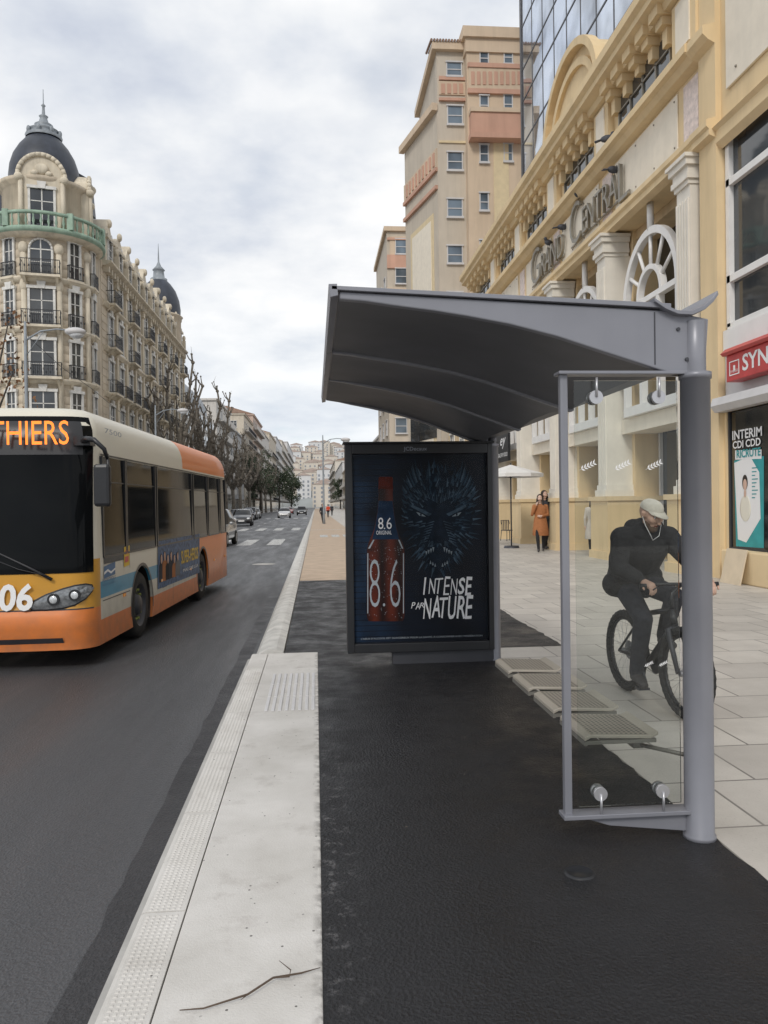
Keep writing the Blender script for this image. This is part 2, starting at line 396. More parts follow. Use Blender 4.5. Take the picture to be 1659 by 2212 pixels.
mb.face([(-.34,52,.011),(2.08,52,.011),(2.08,52.5,.011),(-.34,52.5,.011)])
struct(mb,'path_marking','road_paint')
p=G(1252,1888); mb=MB(); mb.lathe([(0,.008),(.05,.008),(.055,.013),(.062,.012),(.068,.004)],p.x,p.y,20); tag(mb.build('drain_cap','frame_black'),'small round dark cap set flush in the black asphalt','drain cap')
p=G(570,1219,ZR); mb=MB(); mb.lathe([(0,ZR+.012),(.3,ZR+.012),(.36,ZR+.005)],p.x,p.y,24); tag(mb.build('manhole_cover','concrete'),'pale round manhole cover in the road behind the bus','manhole cover')
tw=[G(388,2182,.02),G(440,2178,.025),G(535,2148,.03),G(590,2112,.03),G(650,2102,.025),G(692,2090,.02)]
mb=MB(); mb.tube(tw,[.0015,.0025,.0035,.0035,.003,.001],6); mb.tube([tw[3],G(625,2110,.045),G(628,2095,.05),G(603,2075,.06)],[.0025,.002,.002,.001],5); mb.tube([tw[2],G(520,2160,.03)],[.002,.001],5)
tag(mb.build('twig','twig'),'thin bare brown twig lying across the pale kerb slab','twig')
# ---------------------------------------------------------------- bus shelter
PX,PYN=1.79,3.62; PYF=7.98
sh=thing('bus_shelter',(PX,(PYN+PYF)/2,0),'grey metal bus shelter with cantilevered roof, glass side and beer poster on black asphalt','bus shelter')
for y,lab in ((PYN,'thick grey post beside the glass side panel'),(PYF,'grey post behind the advertising panel')):
    mb=MB(); mb.lathe([(.0,.0),(.075,0),(.075,.02),(.068,.03),(.068,2.17),(.074,2.17),(.074,2.2),(.05,2.2),(.05,2.44)],PX,y,32)
    o=mb.build('post','metal_grey',sh); o['label']=lab
curve=[(.12,2.6),(.24,2.585),(.37,2.56),(.55,2.53),(.70,2.5),(.9,2.455),(1.12,2.39),(1.34,2.31),(1.55,2.235),(1.68,2.19)]
fd_=lambda x: max(0,1-max(0,x-.1)/1.55)
def bo_(x,z,y): return z+(-.072+(y-3.6)*.028)*fd_(x)
def tp(x,y): return 2.586-.045*(x-.11)+(y-3.6)*.022*fd_(x)
arms=[3.6,5.1,6.45,7.95]
for i,y in enumerate(arms):
    T=.045; mb=MB()
    end=[(1.70,2.19),(1.83,2.19),(1.85,2.45)] if i in(0,3) else [(1.70,2.2)]
    poly=[(a,y,bo_(a,b,y)) for a,b in curve]+[(a,y,b) for a,b in end]+[(1.66,y,tp(1.66,y)-.03),(.12,y,tp(.12,y)-.022)]
    mb.prism(poly,(0,T,0)); ra=mb.build('roof_arm','metal_grey',sh,bevel=.006)
    if i==0:
        for bx,bz in ((1.74,2.26),(1.8,2.26),(1.82,2.4),(1.7,2.4)): MB().tube([(bx,y-.008,bz),(bx,y,bz)],.009,8).build('bolt','metal_dark',ra)
        MB().box(1.585,1.59,y-.003,y+.0,2.235,2.48).build('arm_joint','metal_dark',ra)
for i in range(3):
    a,b=arms[i]+.047,arms[i+1]-.002
    mb=MB(); n=8; vs=[]; pts=[(.125,2.602)]+curve[1:]
    for x,z in pts:
        for j in range(n+1):
            u=j/n; yy_=a+(b-a)*u; up=.04*math.sin(math.pi*u)
            vs.append((x,yy_,min(bo_(x,z,yy_)+.016+up*min(1,(x-.1)*2.5),tp(x,yy_)-.035)))
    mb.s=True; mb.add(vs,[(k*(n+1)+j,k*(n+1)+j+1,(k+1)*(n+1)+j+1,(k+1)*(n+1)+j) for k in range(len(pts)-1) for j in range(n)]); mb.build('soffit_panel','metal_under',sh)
    a2=arms[i]-.02*(i==0); b2=arms[i+1]-.012 if i<2 else arms[3]+.07
    mb=MB()
    def loft(pr):
        P0=[(x,a2,tp(x,a2)+dz) for x,dz in pr]; P1=[(x,b2,tp(x,b2)+dz) for x,dz in pr]; k=len(pr)
        mb.add(P0+P1,[tuple(range(k))[::-1],tuple(range(k,2*k))]+[(q,(q+1)%k,(q+1)%k+k,q+k) for q in range(k)])
    loft([(.085,-.02),(1.66,-.022),(1.66,0),(.085,-.002)]); loft([(.08,-.055),(.115,-.045),(.11,.007),(.072,.004)])
    mb.build('roof_panel','metal_grey',sh,bevel=.002)
mb=MB(); gp=[(1.57,2.53),(1.62,2.497),(1.68,2.473),(1.75,2.47),(1.81,2.495),(1.85,2.53),(1.875,2.565)]
mb.prism([(a,3.56,b+.008) for a,b in gp]+[(a+.004,3.56,b-.01) for a,b in gp[::-1]],(0,4.5,0)); mb.build('gutter','metal_grey',sh,bevel=.002)
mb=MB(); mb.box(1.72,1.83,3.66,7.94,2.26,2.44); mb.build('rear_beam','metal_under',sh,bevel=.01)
gx0,gx1=1.155,1.715; YG=3.63
mb=MB(); mb.box(gx0-.018,gx0+.018,YG-.02,YG+.02,.14,2.2); mb.build('side_upright','metal_grey',sh,bevel=.006)
mb=MB(); mb.box(gx0-.03,1.76,YG-.045,YG+.045,.125,.145); mb.prism([(gx0+.06,YG-.012,.125),(1.74,YG-.012,.125),(1.74,YG-.012,.035),(1.35,YG-.012,.08)],(0,.024,0)); mb.build('bottom_rail','metal_grey',sh,bevel=.003)
mb=MB(); mb.box(gx0-.03,1.78,YG-.045,YG+.045,2.19,2.205); mb.build('top_rail','metal_grey',sh,bevel=.003)
gl=MB().box(gx0+.052,gx1-.01,YG-.004,YG+.004,.17,2.165).build('side_glass','clear_glass',sh)
for cx,cz,s in ((gx0+.15,2.085,1),(gx1-.11,2.085,1),(gx0+.15,.235,-1),(gx1-.11,.235,-1)):
    mb=MB(); mb.tube([(cx,YG-.03,cz),(cx,YG-.006,cz)],.032,20); mb.tube([(cx,YG+.006,cz),(cx,YG+.03,cz)],.032,20); mb.tube([(cx,YG-.034,cz),(cx,YG-.034,cz+s*.09)],.006,8)
    mb.build('glass_clamp','copper_ring',sh)
def sprig(x,z,s):
    mb=MB(); Y=YG-.006; up=Vector((.9,0,.42)).normalized(); sd=Vector((-.42,0,.9)).normalized(); P=Vector((x,Y,z))
    mb.tube([P-up*.038*s,P+up*.04*s],.0008,4)
    for k in range(5):
        b=P+up*(-.028+.014*k)*s
        for sg in (1,-1):
            d=(up*.75+sd*sg*.65).normalized(); n_=Vector((-d.z,0,d.x))
            mb.face([b,b+d*.008*s+n_*.0034*s,b+d*.02*s,b+d*.008*s-n_*.0034*s])
    mb.build('leaf_decal','white_text',gl)
for x in (1.265,1.43,1.585): sprig(x,1.765,1.1)
for x in (1.55,1.62): sprig(x,.83,.6)
for k in range(4):
    y0=3.77+k*.515; mb=MB(); x0,x1=1.29,1.66
    mb.prism([(x0,y0,.452),(x0+.03,y0,.464),(x1-.04,y0,.45),(x1,y0,.468),(x1,y0,.452),(x1-.04,y0,.434),(x0+.03,y0,.448),(x0,y0,.432)],(0,.4,0))
    o=mb.build('seat','seat_beige',sh,bevel=.003); o['label']='perforated beige metal seat'
    mb=MB(); mb.box(x0+.01,x1-.01,y0+.002,y0+.02,.415,.4335); mb.box(x0+.01,x1-.01,y0+.38,y0+.398,.415,.4335); mb.box(x0-.002,x0+.012,y0,y0+.4,.41,.4315); mb.build('seat_rim','seat_edge',o)
    hb=MB()
    for a in range(12):
        for b in range(14):
            hx=x0+.045+a*.0245; hy=y0+.027+b*.0265; hz=.464-(hx-x0-.03)/(x1-x0-.07)*.014+.0022; q=.0072
            hb.face([(hx+q*math.cos(j*math.pi/3),hy+q*math.sin(j*math.pi/3),hz) for j in range(6)])
    h_=hb.build('perforation','metal_dark',o); h_['kind']='stuff'
    MB().box(1.42,1.64,y0+.15,y0+.24,.39,.432).build('seat_bracket','seat_edge',sh)
MB().box(1.57,1.62,3.86,5.7,.36,.388).build('seat_beam','seat_edge',sh)
MB().tube([(1.6,3.88,.375),(1.77,3.67,.375)],.011,8).build('beam_arm','seat_edge',sh)
# advertising panel
YA=7.86; A=lambda px,py,o=0:AY(px,py,YA-o)
a0=A(748,1180);a1=A(1066,1180); x0,x1=a0.x,a1.x; zb=A(900,1408).z; zt=A(900,958).z
mb=MB(); mb.box(x0,x0+.07,YA,YA+.2,zb,zt); mb.box(x1-.05,x1,YA,YA+.2,zb,zt); mb.box(x0+.07,x1-.05,YA,YA+.2,zb,zb+.09); mb.box(x0+.07,x1-.05,YA,YA+.2,zt-.1,zt); mb.box(x0+.07,x1-.05,YA+.1,YA+.198,zb+.09,zt-.1)
mb.box(x0-.02,x1+.02,YA-.02,YA+.22,zt,zt+.02)
ad=mb.build('advertising_panel','frame_black',sh,bevel=.006); ad['label']='dark poster case with beer bottle and wolf poster'
mb=MB(); mb.box(x0+.45,x1,YA+.05,YA+.15,.0,zb-.003); mb.build('panel_plinth','metal_dark',sh)
YP=YA+.07; B=lambda px,py,k=1:AY(px,py,YP-.002*k)
MB().face([(x0+.06,YP,zb+.07),(x1-.04,YP,zb+.07),(x1-.04,YP,zt-.08),(x0+.06,YP,zt-.08)]).build('poster','poster_navy',ad)
mb=MB(); cxp=833
prof=[(1030,14),(1033,16),(1040,16),(1044,15),(1060,16),(1063,15),(1085,16),(1105,18),(1125,21),(1140,24),(1152,28),(1163,33),(1174,37.5),(1185,40),(1200,41),(1325,41),(1335,40),(1342,36)]
L=[B(cxp-w,y) for y,w in prof]; Rr=[B(cxp+w,y) for y,w in prof]
for i in range(len(prof)-1): mb.face([L[i],L[i+1],Rr[i+1],Rr[i]])
mb.build('bottle_print','bottle_amber',ad)
mb=MB()
mb.face([B(818,1082,2),B(815,1110,2),B(810,1140,2),B(804,1165,2),B(862,1165,2),B(856,1140,2),B(851,1110,2),B(848,1082,2)])
mb.mi=1; mb.face([B(819,1030,2),B(817,1056,2),B(849,1056,2),B(847,1030,2)])
mb.mi=2
for x,w in ((793.5,2),(870.5,2)): mb.face([B(x,1195,2),B(x,1325,2),B(x+w,1325,2),B(x+w,1195,2)])
mb.face([B(806,1166,3),B(795,1185,3),B(799,1185,3),B(809,1166,3)]); mb.face([B(860,1166,3),B(868,1185,3),B(871,1185,3),B(863,1166,3)])
rn=random.Random(9)
for k in range(90):
    x=rn.uniform(796,868); y=rn.uniform(1180,1335); mb.face([B(x,y,2.4),B(x+1.2,y,2.4),B(x+1,y+rn.uniform(1,3),2.4)])
mb.build('label_print',['label_blue','red_cap','silver_ink'],ad)
def adt(s,xa,yb_,xb,yt,mt,**k):
    P=B(xa,yb_,3); Q=B(xb,yt,3); text(s,P,UX,UZ,Q.x-P.x,Q.z-P.z,mt,ad,**k)
adt('8',817,1143,828,1118,'white_text'); adt('.',829,1143,832,1140,'white_text'); adt('6',835,1143,846,1118,'white_text'); adt('ORIGINAL',813,1155,846,1146,'white_text')
adt('8',799,1312,820,1208,'silver_ink',bold=-.02); adt('.',827,1310,832,1303,'silver_ink'); adt('6',843,1312,864,1208,'silver_ink',bold=-.02)
def brush(s,xa,yb_,xb,yt):
    n=len(s); w=(xb-xa)/n; rg=random.Random(n)
    for i,ch in enumerate(s):
        ww=w*(.45 if ch=='I' else 1.02); o_=w*.25 if ch=='I' else 0
        adt(ch,xa+i*w+o_,yb_+rg.uniform(-3,3),xa+i*w+o_+ww,yt+rg.uniform(-4,3)-i*.6,'white_text',shear=.22,bold=rg.uniform(-.005,.02),jit=.016,name='brush_lettering')
brush('INTENSE',910,1286,1020,1250); brush('PAR',888,1316,916,1301); brush('NATURE',914,1336,1022,1290)
adt("L'ABUS D'ALCOOL EST DANGEREUX POUR LA SANTÉ. À CONSOMMER AVEC MODÉRATION",780,1382,1042,1370,'silver_ink')
P=AY(872,976,YA-.004);Q=AY(922,965,YA-.004); text('JCDecaux',P,UX,UZ,Q.x-P.x,Q.z-P.z,'grey_text',ad)
mb=MB(); rn=random.Random(3); wx,wy=948,1112
def tri(px,py,ang,ln,w,mi,k):
    px=min(max(px,862),1040)
    mb.mi=mi; a=R(ang); dx,dy=math.cos(a),-math.sin(a)
    ex=min(max(px+dx*ln,866),1042)
    mb.face([B(px-dy*w,py+dx*w,k),B(ex,py+dy*ln,k),B(px+dy*w,py-dx*w,k)])
def wsh(th):
    c_,s_=math.cos(th),math.sin(th)
    ry=105 if s_>0 else 125
    nar=1 if s_>0 else 1-.42*abs(s_)**1.5
    return 80*nar*c_,ry*s_
mb.mi=2; mb.face([B(wx+wsh(2*math.pi*i/28)[0]*.88,wy-wsh(2*math.pi*i/28)[1]*.88,2) for i in range(28)][::-1])
for layer,(f,n,ln,w) in enumerate(((.95,90,20,2.6),(.84,90,20,2.4),(.72,80,18,2.2),(.6,70,18,2.2),(.48,60,16,2.),(.36,44,14,1.8),(.24,30,12,1.6))):
    for i in range(n):
        th=2*math.pi*(i+rn.random()*.8)/n; dx,dy=wsh(th); ff=f*rn.uniform(.93,1.05)
        ang=math.degrees(math.atan2(dy,dx)); ang+= (14 if dx>0 else -14)
        tri(wx+dx*ff,wy-dy*ff,ang+rn.uniform(-16,16),ln*rn.uniform(.6,1.4),w,rn.choice((0,0,2,1,2)),3+layer*.5+rn.random()*.4)
mb.mi=2; mb.face([B(wx-24,wy-40,8),B(wx+24,wy-40,8),B(wx+30,wy+10,8),B(wx+18,wy+62,8),B(wx-18,wy+62,8),B(wx-30,wy+10,8)])
for sx_ in (-1,1):
    for j in range(14): tri(wx+sx_*(44+j*2.2),wy-74+j*2.2,90-sx_*(10+j*1.6),48-j*2.4,3,(0,2,1,0,2)[j%5],8+j*.2)
    mb.mi=2; mb.face([B(wx+sx_*18,wy+10,12),B(wx+sx_*56,wy-14,12),B(wx+sx_*58,wy-2,12),B(wx+sx_*30,wy+12,12)])
    mb.mi=3; mb.face([B(wx+sx_*28,wy+4,13),B(wx+sx_*38,wy-3,13),B(wx+sx_*49,wy-6,13),B(wx+sx_*42,wy+2,13)])
    mb.mi=2; mb.face([B(wx+sx_*37,wy-3,13.5),B(wx+sx_*41,wy-3,13.5),B(wx+sx_*40,wy+2,13.5),B(wx+sx_*37,wy+2,13.5)])
    mb.mi=1; mb.face([B(wx+sx_*16,wy-2,12),B(wx+sx_*58,wy-22,12),B(wx+sx_*60,wy-17,12),B(wx+sx_*22,wy+3,12)])
    for j in range(4): tri(wx+sx_*(12+j*5),wy+70+j*3,-90,11-j,2.2,3,16)
    for j in range(3): tri(wx+sx_*(8+j*5),wy+112-j*3,90,8,2,3,16)
    for j in range(8): tri(wx+sx_*(10+j*2),wy+14+j*6,sx_*-18+(180 if sx_<0 else 0),20,1.1,1,11)
    for j in range(12): tri(wx+sx_*(4+j*4),wy-26-j*2,90-sx_*(4+j*4),20,1.3,(1,0)[j%2],10)
mb.mi=2; mb.face([B(wx-13,wy+46,15),B(wx+13,wy+46,15),B(wx+8,wy+60,15),B(wx-8,wy+60,15)])
mb.face([B(wx-26,wy+70,13),B(wx+26,wy+70,13),B(wx+18,wy+108,13),B(wx,wy+120,13),B(wx-18,wy+108,13)])
mb.mi=1
for j in range(6): mb.face([B(wx-26+j*2,wy+62+j,14),B(wx-12,wy+56+j*2,14),B(wx-12,wy+57.2+j*2,14)]); mb.face([B(wx+26-j*2,wy+62+j,14),B(wx+12,wy+57.2+j*2,14),B(wx+12,wy+56+j*2,14)])
mb.build('wolf_print',['fur1','fur2','fur3','fang'],ad)
MB().face([(x0+.065,YA+.02,zb+.085),(x1-.045,YA+.02,zb+.085),(x1-.045,YA+.02,zt-.095),(x0+.065,YA+.02,zt-.095)]).build('case_glass','case_glass',ad)
# ---------------------------------------------------------------- bus
BL,BW,BH=9.3,2.35,2.92
busloc=Vector((-2.455,8.92,ZR)); busang=R(-2.79)
bus=thing('city_bus',busloc,'cream, orange and blue city bus coming along the road at left','bus',rz=busang)
BI=(Matrix.Translation(busloc)@Matrix.Rotation(busang,4,'Z')).inverted()
def bside(px,py,x=0):
    o=BI@O; d=BI.to_3x3()@ray(px,py); return o+d*((x-o.x)/d.x)
def bfront(px,py,y=0):
    o=BI@O; d=BI.to_3x3()@ray(px,py); return o+d*((y-o.y)/d.y)
def ins(z):
    if z<2.5: return max(0,(z-1.2))*.02
    t_=min(1,(z-2.5)/(BH-2.5)); return .026+.3*(1-math.sqrt(max(0,1-t_*t_)))
def fy(z):
    v_=-.03 if z<.64 else 0
    if z>1.0: v_+=.16*((z-1)/1.9)**1.6
    return v_+ins(z)*1.1+(.0 if z>.3 else .04)
RR=.3
def surf(kind,u,z,off=0):
    w=BW/2-ins(z)+off; y0=fy(z)-off; r=RR+off
    if kind=='f': x=u*(w-r); y=y0-.06*(1-(u)**2)
    elif kind=='a':
        a=u*math.pi/2; x=w-r+r*math.sin(a); y=y0+r-r*math.cos(a)
    else: x=w; y=max(u,y0+r)
    return (-BW/2+x,y,z)
zs=[.22,.3,.45,.62,.66,.85,1.04,1.2,1.5,1.8,2.1,2.4,2.5,2.6,2.7,2.78,2.85,2.89,2.915,BH]
def half(z,off=0):
    p=[surf('f',u,z,off) for u in (0,.25,.5,.75,1)]+[surf('a',u,z,off) for u in (.15,.3,.45,.6,.75,.9,1)]+[surf('s',y,z,off) for y in (1.2,2.5,4,5.5,7,8.3)]
    w=BW/2-ins(z)+off; ye=BL-ins(z)*.5+off
    for a in (0,.35,.7,1): p.append((-BW/2+w-.1+.1*math.cos(a*math.pi/2),ye-.1+.1*math.sin(a*math.pi/2),z))
    return p
rings=[]
for z in zs:
    h_=half(z); full=h_+[(-BW-x,y,zz) for x,y,zz in h_[::-1]][:-1]; rings.append(full)
n=len(rings[0]); vs=[p for r_ in rings for p in r_]
mb=MB(); mb.s=True
mb.add(vs,[(i*n+j,i*n+(j+1)%n,(i+1)*n+(j+1)%n,(i+1)*n+j) for i in range(len(zs)-1) for j in range(n)]+[list(range(n))[::-1],[(len(zs)-1)*n+j for j in range(n)]])
body=mb.build('bus_body','bus_livery',bus,local=True)
WY=[2.1,6.42]
cut=MB()
for y in WY:
    for xx in (-.42,-BW-.1): cut.tube([(xx,y,.45),(xx+.52,y,.45)],.53,32)
co=bpy.data.objects.new('cut',cut.mesh('c','bus_livery')); C.objects.link(co); co.parent=bus
bo=body.modifiers.new('b','BOOLEAN'); bo.object=co; bo.operation='DIFFERENCE'; bo.solver='EXACT'
bpy.context.view_layer.update(); dg=bpy.context.evaluated_depsgraph_get()
me=bpy.data.meshes.new_from_object(body.evaluated_get(dg)); body.modifiers.clear()
if len(me.polygons)>200: body.data=me
bpy.data.objects.remove(co)
try: body.data.set_sharp_from_angle(angle=R(40))
except Exception: pass
def spatch(name,y0,y1,z0,z1,off,m,parent=bus,ny=2):
    mb=MB(); mb.s=False; nz=max(1,int((z1-z0)/.15)); vs=[surf('s',y0+(y1-y0)*i/ny,z0+(z1-z0)*j/nz,off) for j in range(nz+1) for i in range(ny+1)]
    mb.add(vs,[(j*(ny+1)+i,j*(ny+1)+i+1,(j+1)*(ny+1)+i+1,(j+1)*(ny+1)+i) for j in range(nz) for i in range(ny)]); return mb.build(name,m,parent,local=True)
def fpatch(name,us,z0,z1,off,m,parent=bus,nz=12,mir=True):
    mb=MB(); mb.s=True; k=len(us)
    vs=[surf(a,u,z0+(z1-z0)*j/nz,off) for j in range(nz+1) for a,u in us]
    mb.add(vs,[(j*k+i,j*k+i+1,(j+1)*k+i+1,(j+1)*k+i) for j in range(nz) for i in range(k-1)])
    if mir:
        mb.add([(-BW-x,y,z) for x,y,z in vs],[(j*k+i+1,j*k+i,(j+1)*k+i,(j+1)*k+i+1) for j in range(nz) for i in range(k-1)])
    return mb.build(name,m,parent,local=True)
fr_=[('f',u/6) for u in range(7)]; ar=[('a',u) for u in (.15,.3,.45,.6,.72)]
fpatch('windscreen',fr_+ar,1.06,2.8,.008,'glass_bus')
fpatch('display_housing',fr_+ar[:3],2.36,2.74,.012,'frame_black')
zw0,zw1=1.2,2.36
yb=lambda px:bside(px,1110).y
for a,b in ((.45,1.35),(1.4,yb(335)),(yb(339),yb(414)),(yb(418),yb(447)),(yb(450),yb(473)),(yb(476),9.1)):
    w_=spatch('side_window',a,b,zw0 if a>.5 else 1.12,zw1,.006,'glass_bus')
    mb=MB(); xo=.012
    for y in (a,b): mb.box(-.02,xo,y-.02,y+.02,zw0,zw1)
    mb.box(-.02,xo,a,b,zw0-.012,zw0+.012); mb.box(-.03,xo-.012,a,b,zw1-.3,zw1-.285); mb.build('window_frame','frame_black',w_,local=True)
spatch('roof_trim',.45,9.1,zw1+.01,zw1+.03,.01,'frame_black')
for y in (1.5,3.9,5.6): spatch('panel_joint',y,y+.012,.24 if y not in (1.5,) else 1.0,1.18,.003,'frame_black')
spatch('skirt_joint',.4,1.5,.7,.712,.003,'frame_black')
mb=MB(); mb.prism([(-1.9,3.0,BH-.03),(-.45,3.0,BH-.03),(-.55,3.1,BH+.1),(-1.8,3.1,BH+.1)],(0,1.9,0)); mb.build('roof_unit','white_paint',bus,local=True,bevel=.03)
for y in WY:
    mb=MB(); m_=24
    for k in range(m_):
        t1,t2=math.pi*(k/m_)*1.1-.16,math.pi*((k+1)/m_)*1.1-.16
        mb.face([(.004,y+.53*math.cos(t1),.45+.53*math.sin(t1)),(.004,y+.53*math.cos(t2),.45+.53*math.sin(t2)),(.004,y+.57*math.cos(t2),.45+.57*math.sin(t2)),(.004,y+.57*math.cos(t1),.45+.57*math.sin(t1))])
    mb.build('arch_trim','frame_black',bus,local=True)
    for sd in (0,1):
        xo=-.03 if sd==0 else -BW+.03; s_=1 if sd==0 else -1
        mb=MB(); xs=[(xo-.26*s_,.0),(xo-.26*s_,.40),(xo-.22*s_,.45),(xo-.04*s_,.45),(xo,.41),(xo,.29)]
        n=36; vs=[(x,y+r*math.cos(2*math.pi*j/n),.455+r*math.sin(2*math.pi*j/n)) for x,r in xs for j in range(n)]
        mb.s=True; mb.add(vs,[(i*n+j,i*n+(j+1)%n,(i+1)*n+(j+1)%n,(i+1)*n+j) for i in range(len(xs)-1) for j in range(n)])
        wh=mb.build('wheel','black_rubber',bus,local=True)
        mb=MB(); mb.s=True; xs=[(xo,.29),(xo-.02*s_,.27),(xo-.07*s_,.25),(xo-.08*s_,.15),(xo-.02*s_,.13),(xo,.1),(xo+.01*s_,.0)]
        vs=[(x,y+r*math.cos(2*math.pi*j/n),.455+r*math.sin(2*math.pi*j/n)) for x,r in xs for j in range(n)]
        mb.add(vs,[(i*n+j,i*n+(j+1)%n,(i+1)*n+(j+1)%n,(i+1)*n+j) for i in range(len(xs)-1) for j in range(n)])
        mb.mi=1
        for k in range(10):
            a=2*math.pi*k/10; cy,cz=y+.2*math.cos(a),.455+.2*math.sin(a); mb.tube([(xo-.09*s_,cy,cz),(xo-.035*s_,cy,cz)],.022,6)
        mb.build('rim',['metal_dark','alloy_green'],wh,local=True)
for sd in (1,-1):
    mb=MB(); us=[('f',.62),('f',.8),('f',1),('a',.25),('a',.5),('a',.68)]
    lo=[.66,.655,.67,.7,.76,.84]; hi=[.76,.84,.9,.93,.94,.92]
    def hp(off,sh_=0):
        v_=[]
        for (a,u),l_,h_ in zip(us,lo,hi):
            for q in (0,.5,1): 
                x,y,z=surf(a,u,l_+sh_+(h_-l_-2*sh_)*q,off+(.02 if q==.5 else 0)); v_.append((x if sd==1 else -BW-x,y,z))
        return v_
    fs=[(i*3+j,(i+1)*3+j,(i+1)*3+j+1,i*3+j+1) for i in range(5) for j in range(2)]
    if sd==-1: fs=[f[::-1] for f in fs]
    mb.s=True; mb.add(hp(.006),fs); hl=mb.build('headlight','frame_black',bus,local=True)
    mb=MB(); mb.s=True; mb.add(hp(.012,.018),fs); mb.build('headlight_lens','lens',hl,local=True)
    for (a,u),z,r in ((('f',.9),.78,.052),(('a',.25),.82,.05)):
        x,y,z=surf(a,u,z,.032); x=x if sd==1 else -BW-x
        MB().ball((x,y,z),(r,.022,r),14,8).build('lamp','lamp_lens',hl,local=True); MB().tube([(x,y-.012,z),(x,y+.012,z)],r*1.25,20).build('lamp_ring','frame_black',hl,local=True)
mb=MB(); us=[('f',.0),('f',.4),('f',.8),('f',1)]; vs=[surf(a,u,z,.005) for z in (.3,.36) for a,u in us]; mb.add(vs,[(i,i+1,5+i,4+i) for i in range(3)]); mb.build('bumper_grille','metal_dark',bus,local=True)
mb=MB(); vs=[surf(a,u,z,.004) for z in (.655,.67) for a,u in fr_+ar]; k=len(fr_+ar); mb.add(vs,[(i,i+1,k+i+1,k+i) for i in range(k-1)]); mb.build('bumper_joint','metal_dark',bus,local=True)
MB().tube([bfront(112,1252,-.05),bfront(60,1225,-.06),bfront(-10,1192,-.05),bfront(-80,1165,-.0)],[.018,.014,.01,.007],8).tube([bfront(105,1245,-.07),bfront(40,1230,-.07),bfront(-60,1190,-.04)],.006,6).build('wiper','iron',bus,local=True)
ma=[(-.18,.28,2.5),(-.02,-.02,2.52),(.10,-.12,2.5),(.20,-.1,2.4),(.22,-.06,2.3)]
mb=MB().tube(ma,[.03,.03,.028,.025,.02],8); mb.tube([(.22,-.06,2.35),(.24,-.05,2.0)],.015,6); mb.box(-.2,-.02,.12,.3,2.46,2.56); mr=mb.build('mirror_arm','frame_black',bus,local=True)
mb=MB(); mb.box(.07,.25,-.1,.0,1.78,2.24); mb.build('mirror_housing','frame_black',mr,local=True,bevel=.035)
mb=MB(); mb.box(.09,.23,.001,.004,1.81,2.2); mb.build('mirror_glass','lens',mr,local=True)
fr_y=.13
p=bfront(-22,962,fr_y-.12);q=bfront(148,908,fr_y-.12); text('THIERS',p,UX,UZ,q.x-p.x,q.z-p.z,'led',bus,name='display_text',local=True,bold=.0)
p=bfront(-42,1322,-.08);q=bfront(70,1260,-.08); text('206',p,UX,UZ,q.x-p.x,q.z-p.z,'white_text',bus,name='fleet_number',local=True,bold=.03,shear=.1)
def bt(s,xa,yb_,xb,yt,m,off=.012,name='lettering',**k):
    p=bside(xa,yb_,off);q=bside(xb,yt,off); text(s,p,UY,UZ,q.y-p.y,bside(xa,yt,off).z-p.z,m,bus,name=name,local=True,**k)
def bq(pts,off,mi,mb):
    mb.mi=mi; mb.face([bside(x,y,off) for x,y in pts][::-1])
mb=MB(); bq([(225,1224),(249,1213),(249,1240),(225,1250)],.008,0,mb); bq([(225,1236),(233,1229),(240,1234),(249,1226),(249,1230),(240,1239),(233,1234),(225,1242)],.011,1,mb); mb.build('operator_logo',['blue_logo','white_text'],bus,local=True)
bt('METROPOLE',222,1259,250,1251,'blue_logo'); bt("NICE CÔTE D'AZUR",222,1267,250,1261,'blue_logo')
mb=MB(); bq([(268,1182),(280,1178),(280,1220),(268,1225)],.008,0,mb); bq([(270,1190),(278,1187),(278,1195),(270,1198)],.011,1,mb); bq([(270,1203),(278,1200),(278,1212),(270,1216)],.011,1,mb); mb.build('warning_sticker',['yellow_text','red_sign'],bus,local=True)
mb=MB(); bq([(341,1170),(431,1153),(431,1237),(341,1273)],.008,0,mb); adv=mb.build('side_poster','cinema_blue',bus,local=True)
mb=MB()
for i,(x,c_) in enumerate(((349,0),(356,1),(363,2),(370,0),(377,1),(384,4))):
    yb_=1262-(x-341)*.4; hy=1208-i%2*6
    bq([(x-5,yb_),(x-5,hy+15),(x-2.5,hy+8),(x+2.5,hy+7),(x+5,hy+14),(x+5,yb_-3)],.011+.001*i,c_,mb); mb.mi=3; p=bside(x,hy,.018); mb.ball(p,(.004,.06,.07),8,6); mb.mi=5; p=bside(x,hy-3,.017); mb.ball(p,(.003,.065,.06),8,6)
mb.build('figure_print',['cloth_dark','coat_rust','cloth_black','skin','slate','hair'],adv,local=True)
bt('SUPER-HEROS',392,1219,428,1190,'yellow_text',bold=.02,name='poster_title'); bt('MALGRE LUI',396,1236,427,1229,'white_text',name='poster_title')
bt('7500',226,935,262,924,'grey_text')
spatch('charge_flap',3.2,3.5,.56,.7,.004,'frame_black')
for y in (1.2,3.1,5.2,7.6,8.9): MB().box(-.005,.014,y,y+.09,.66,.7).build('side_marker','amber',bus,local=True)
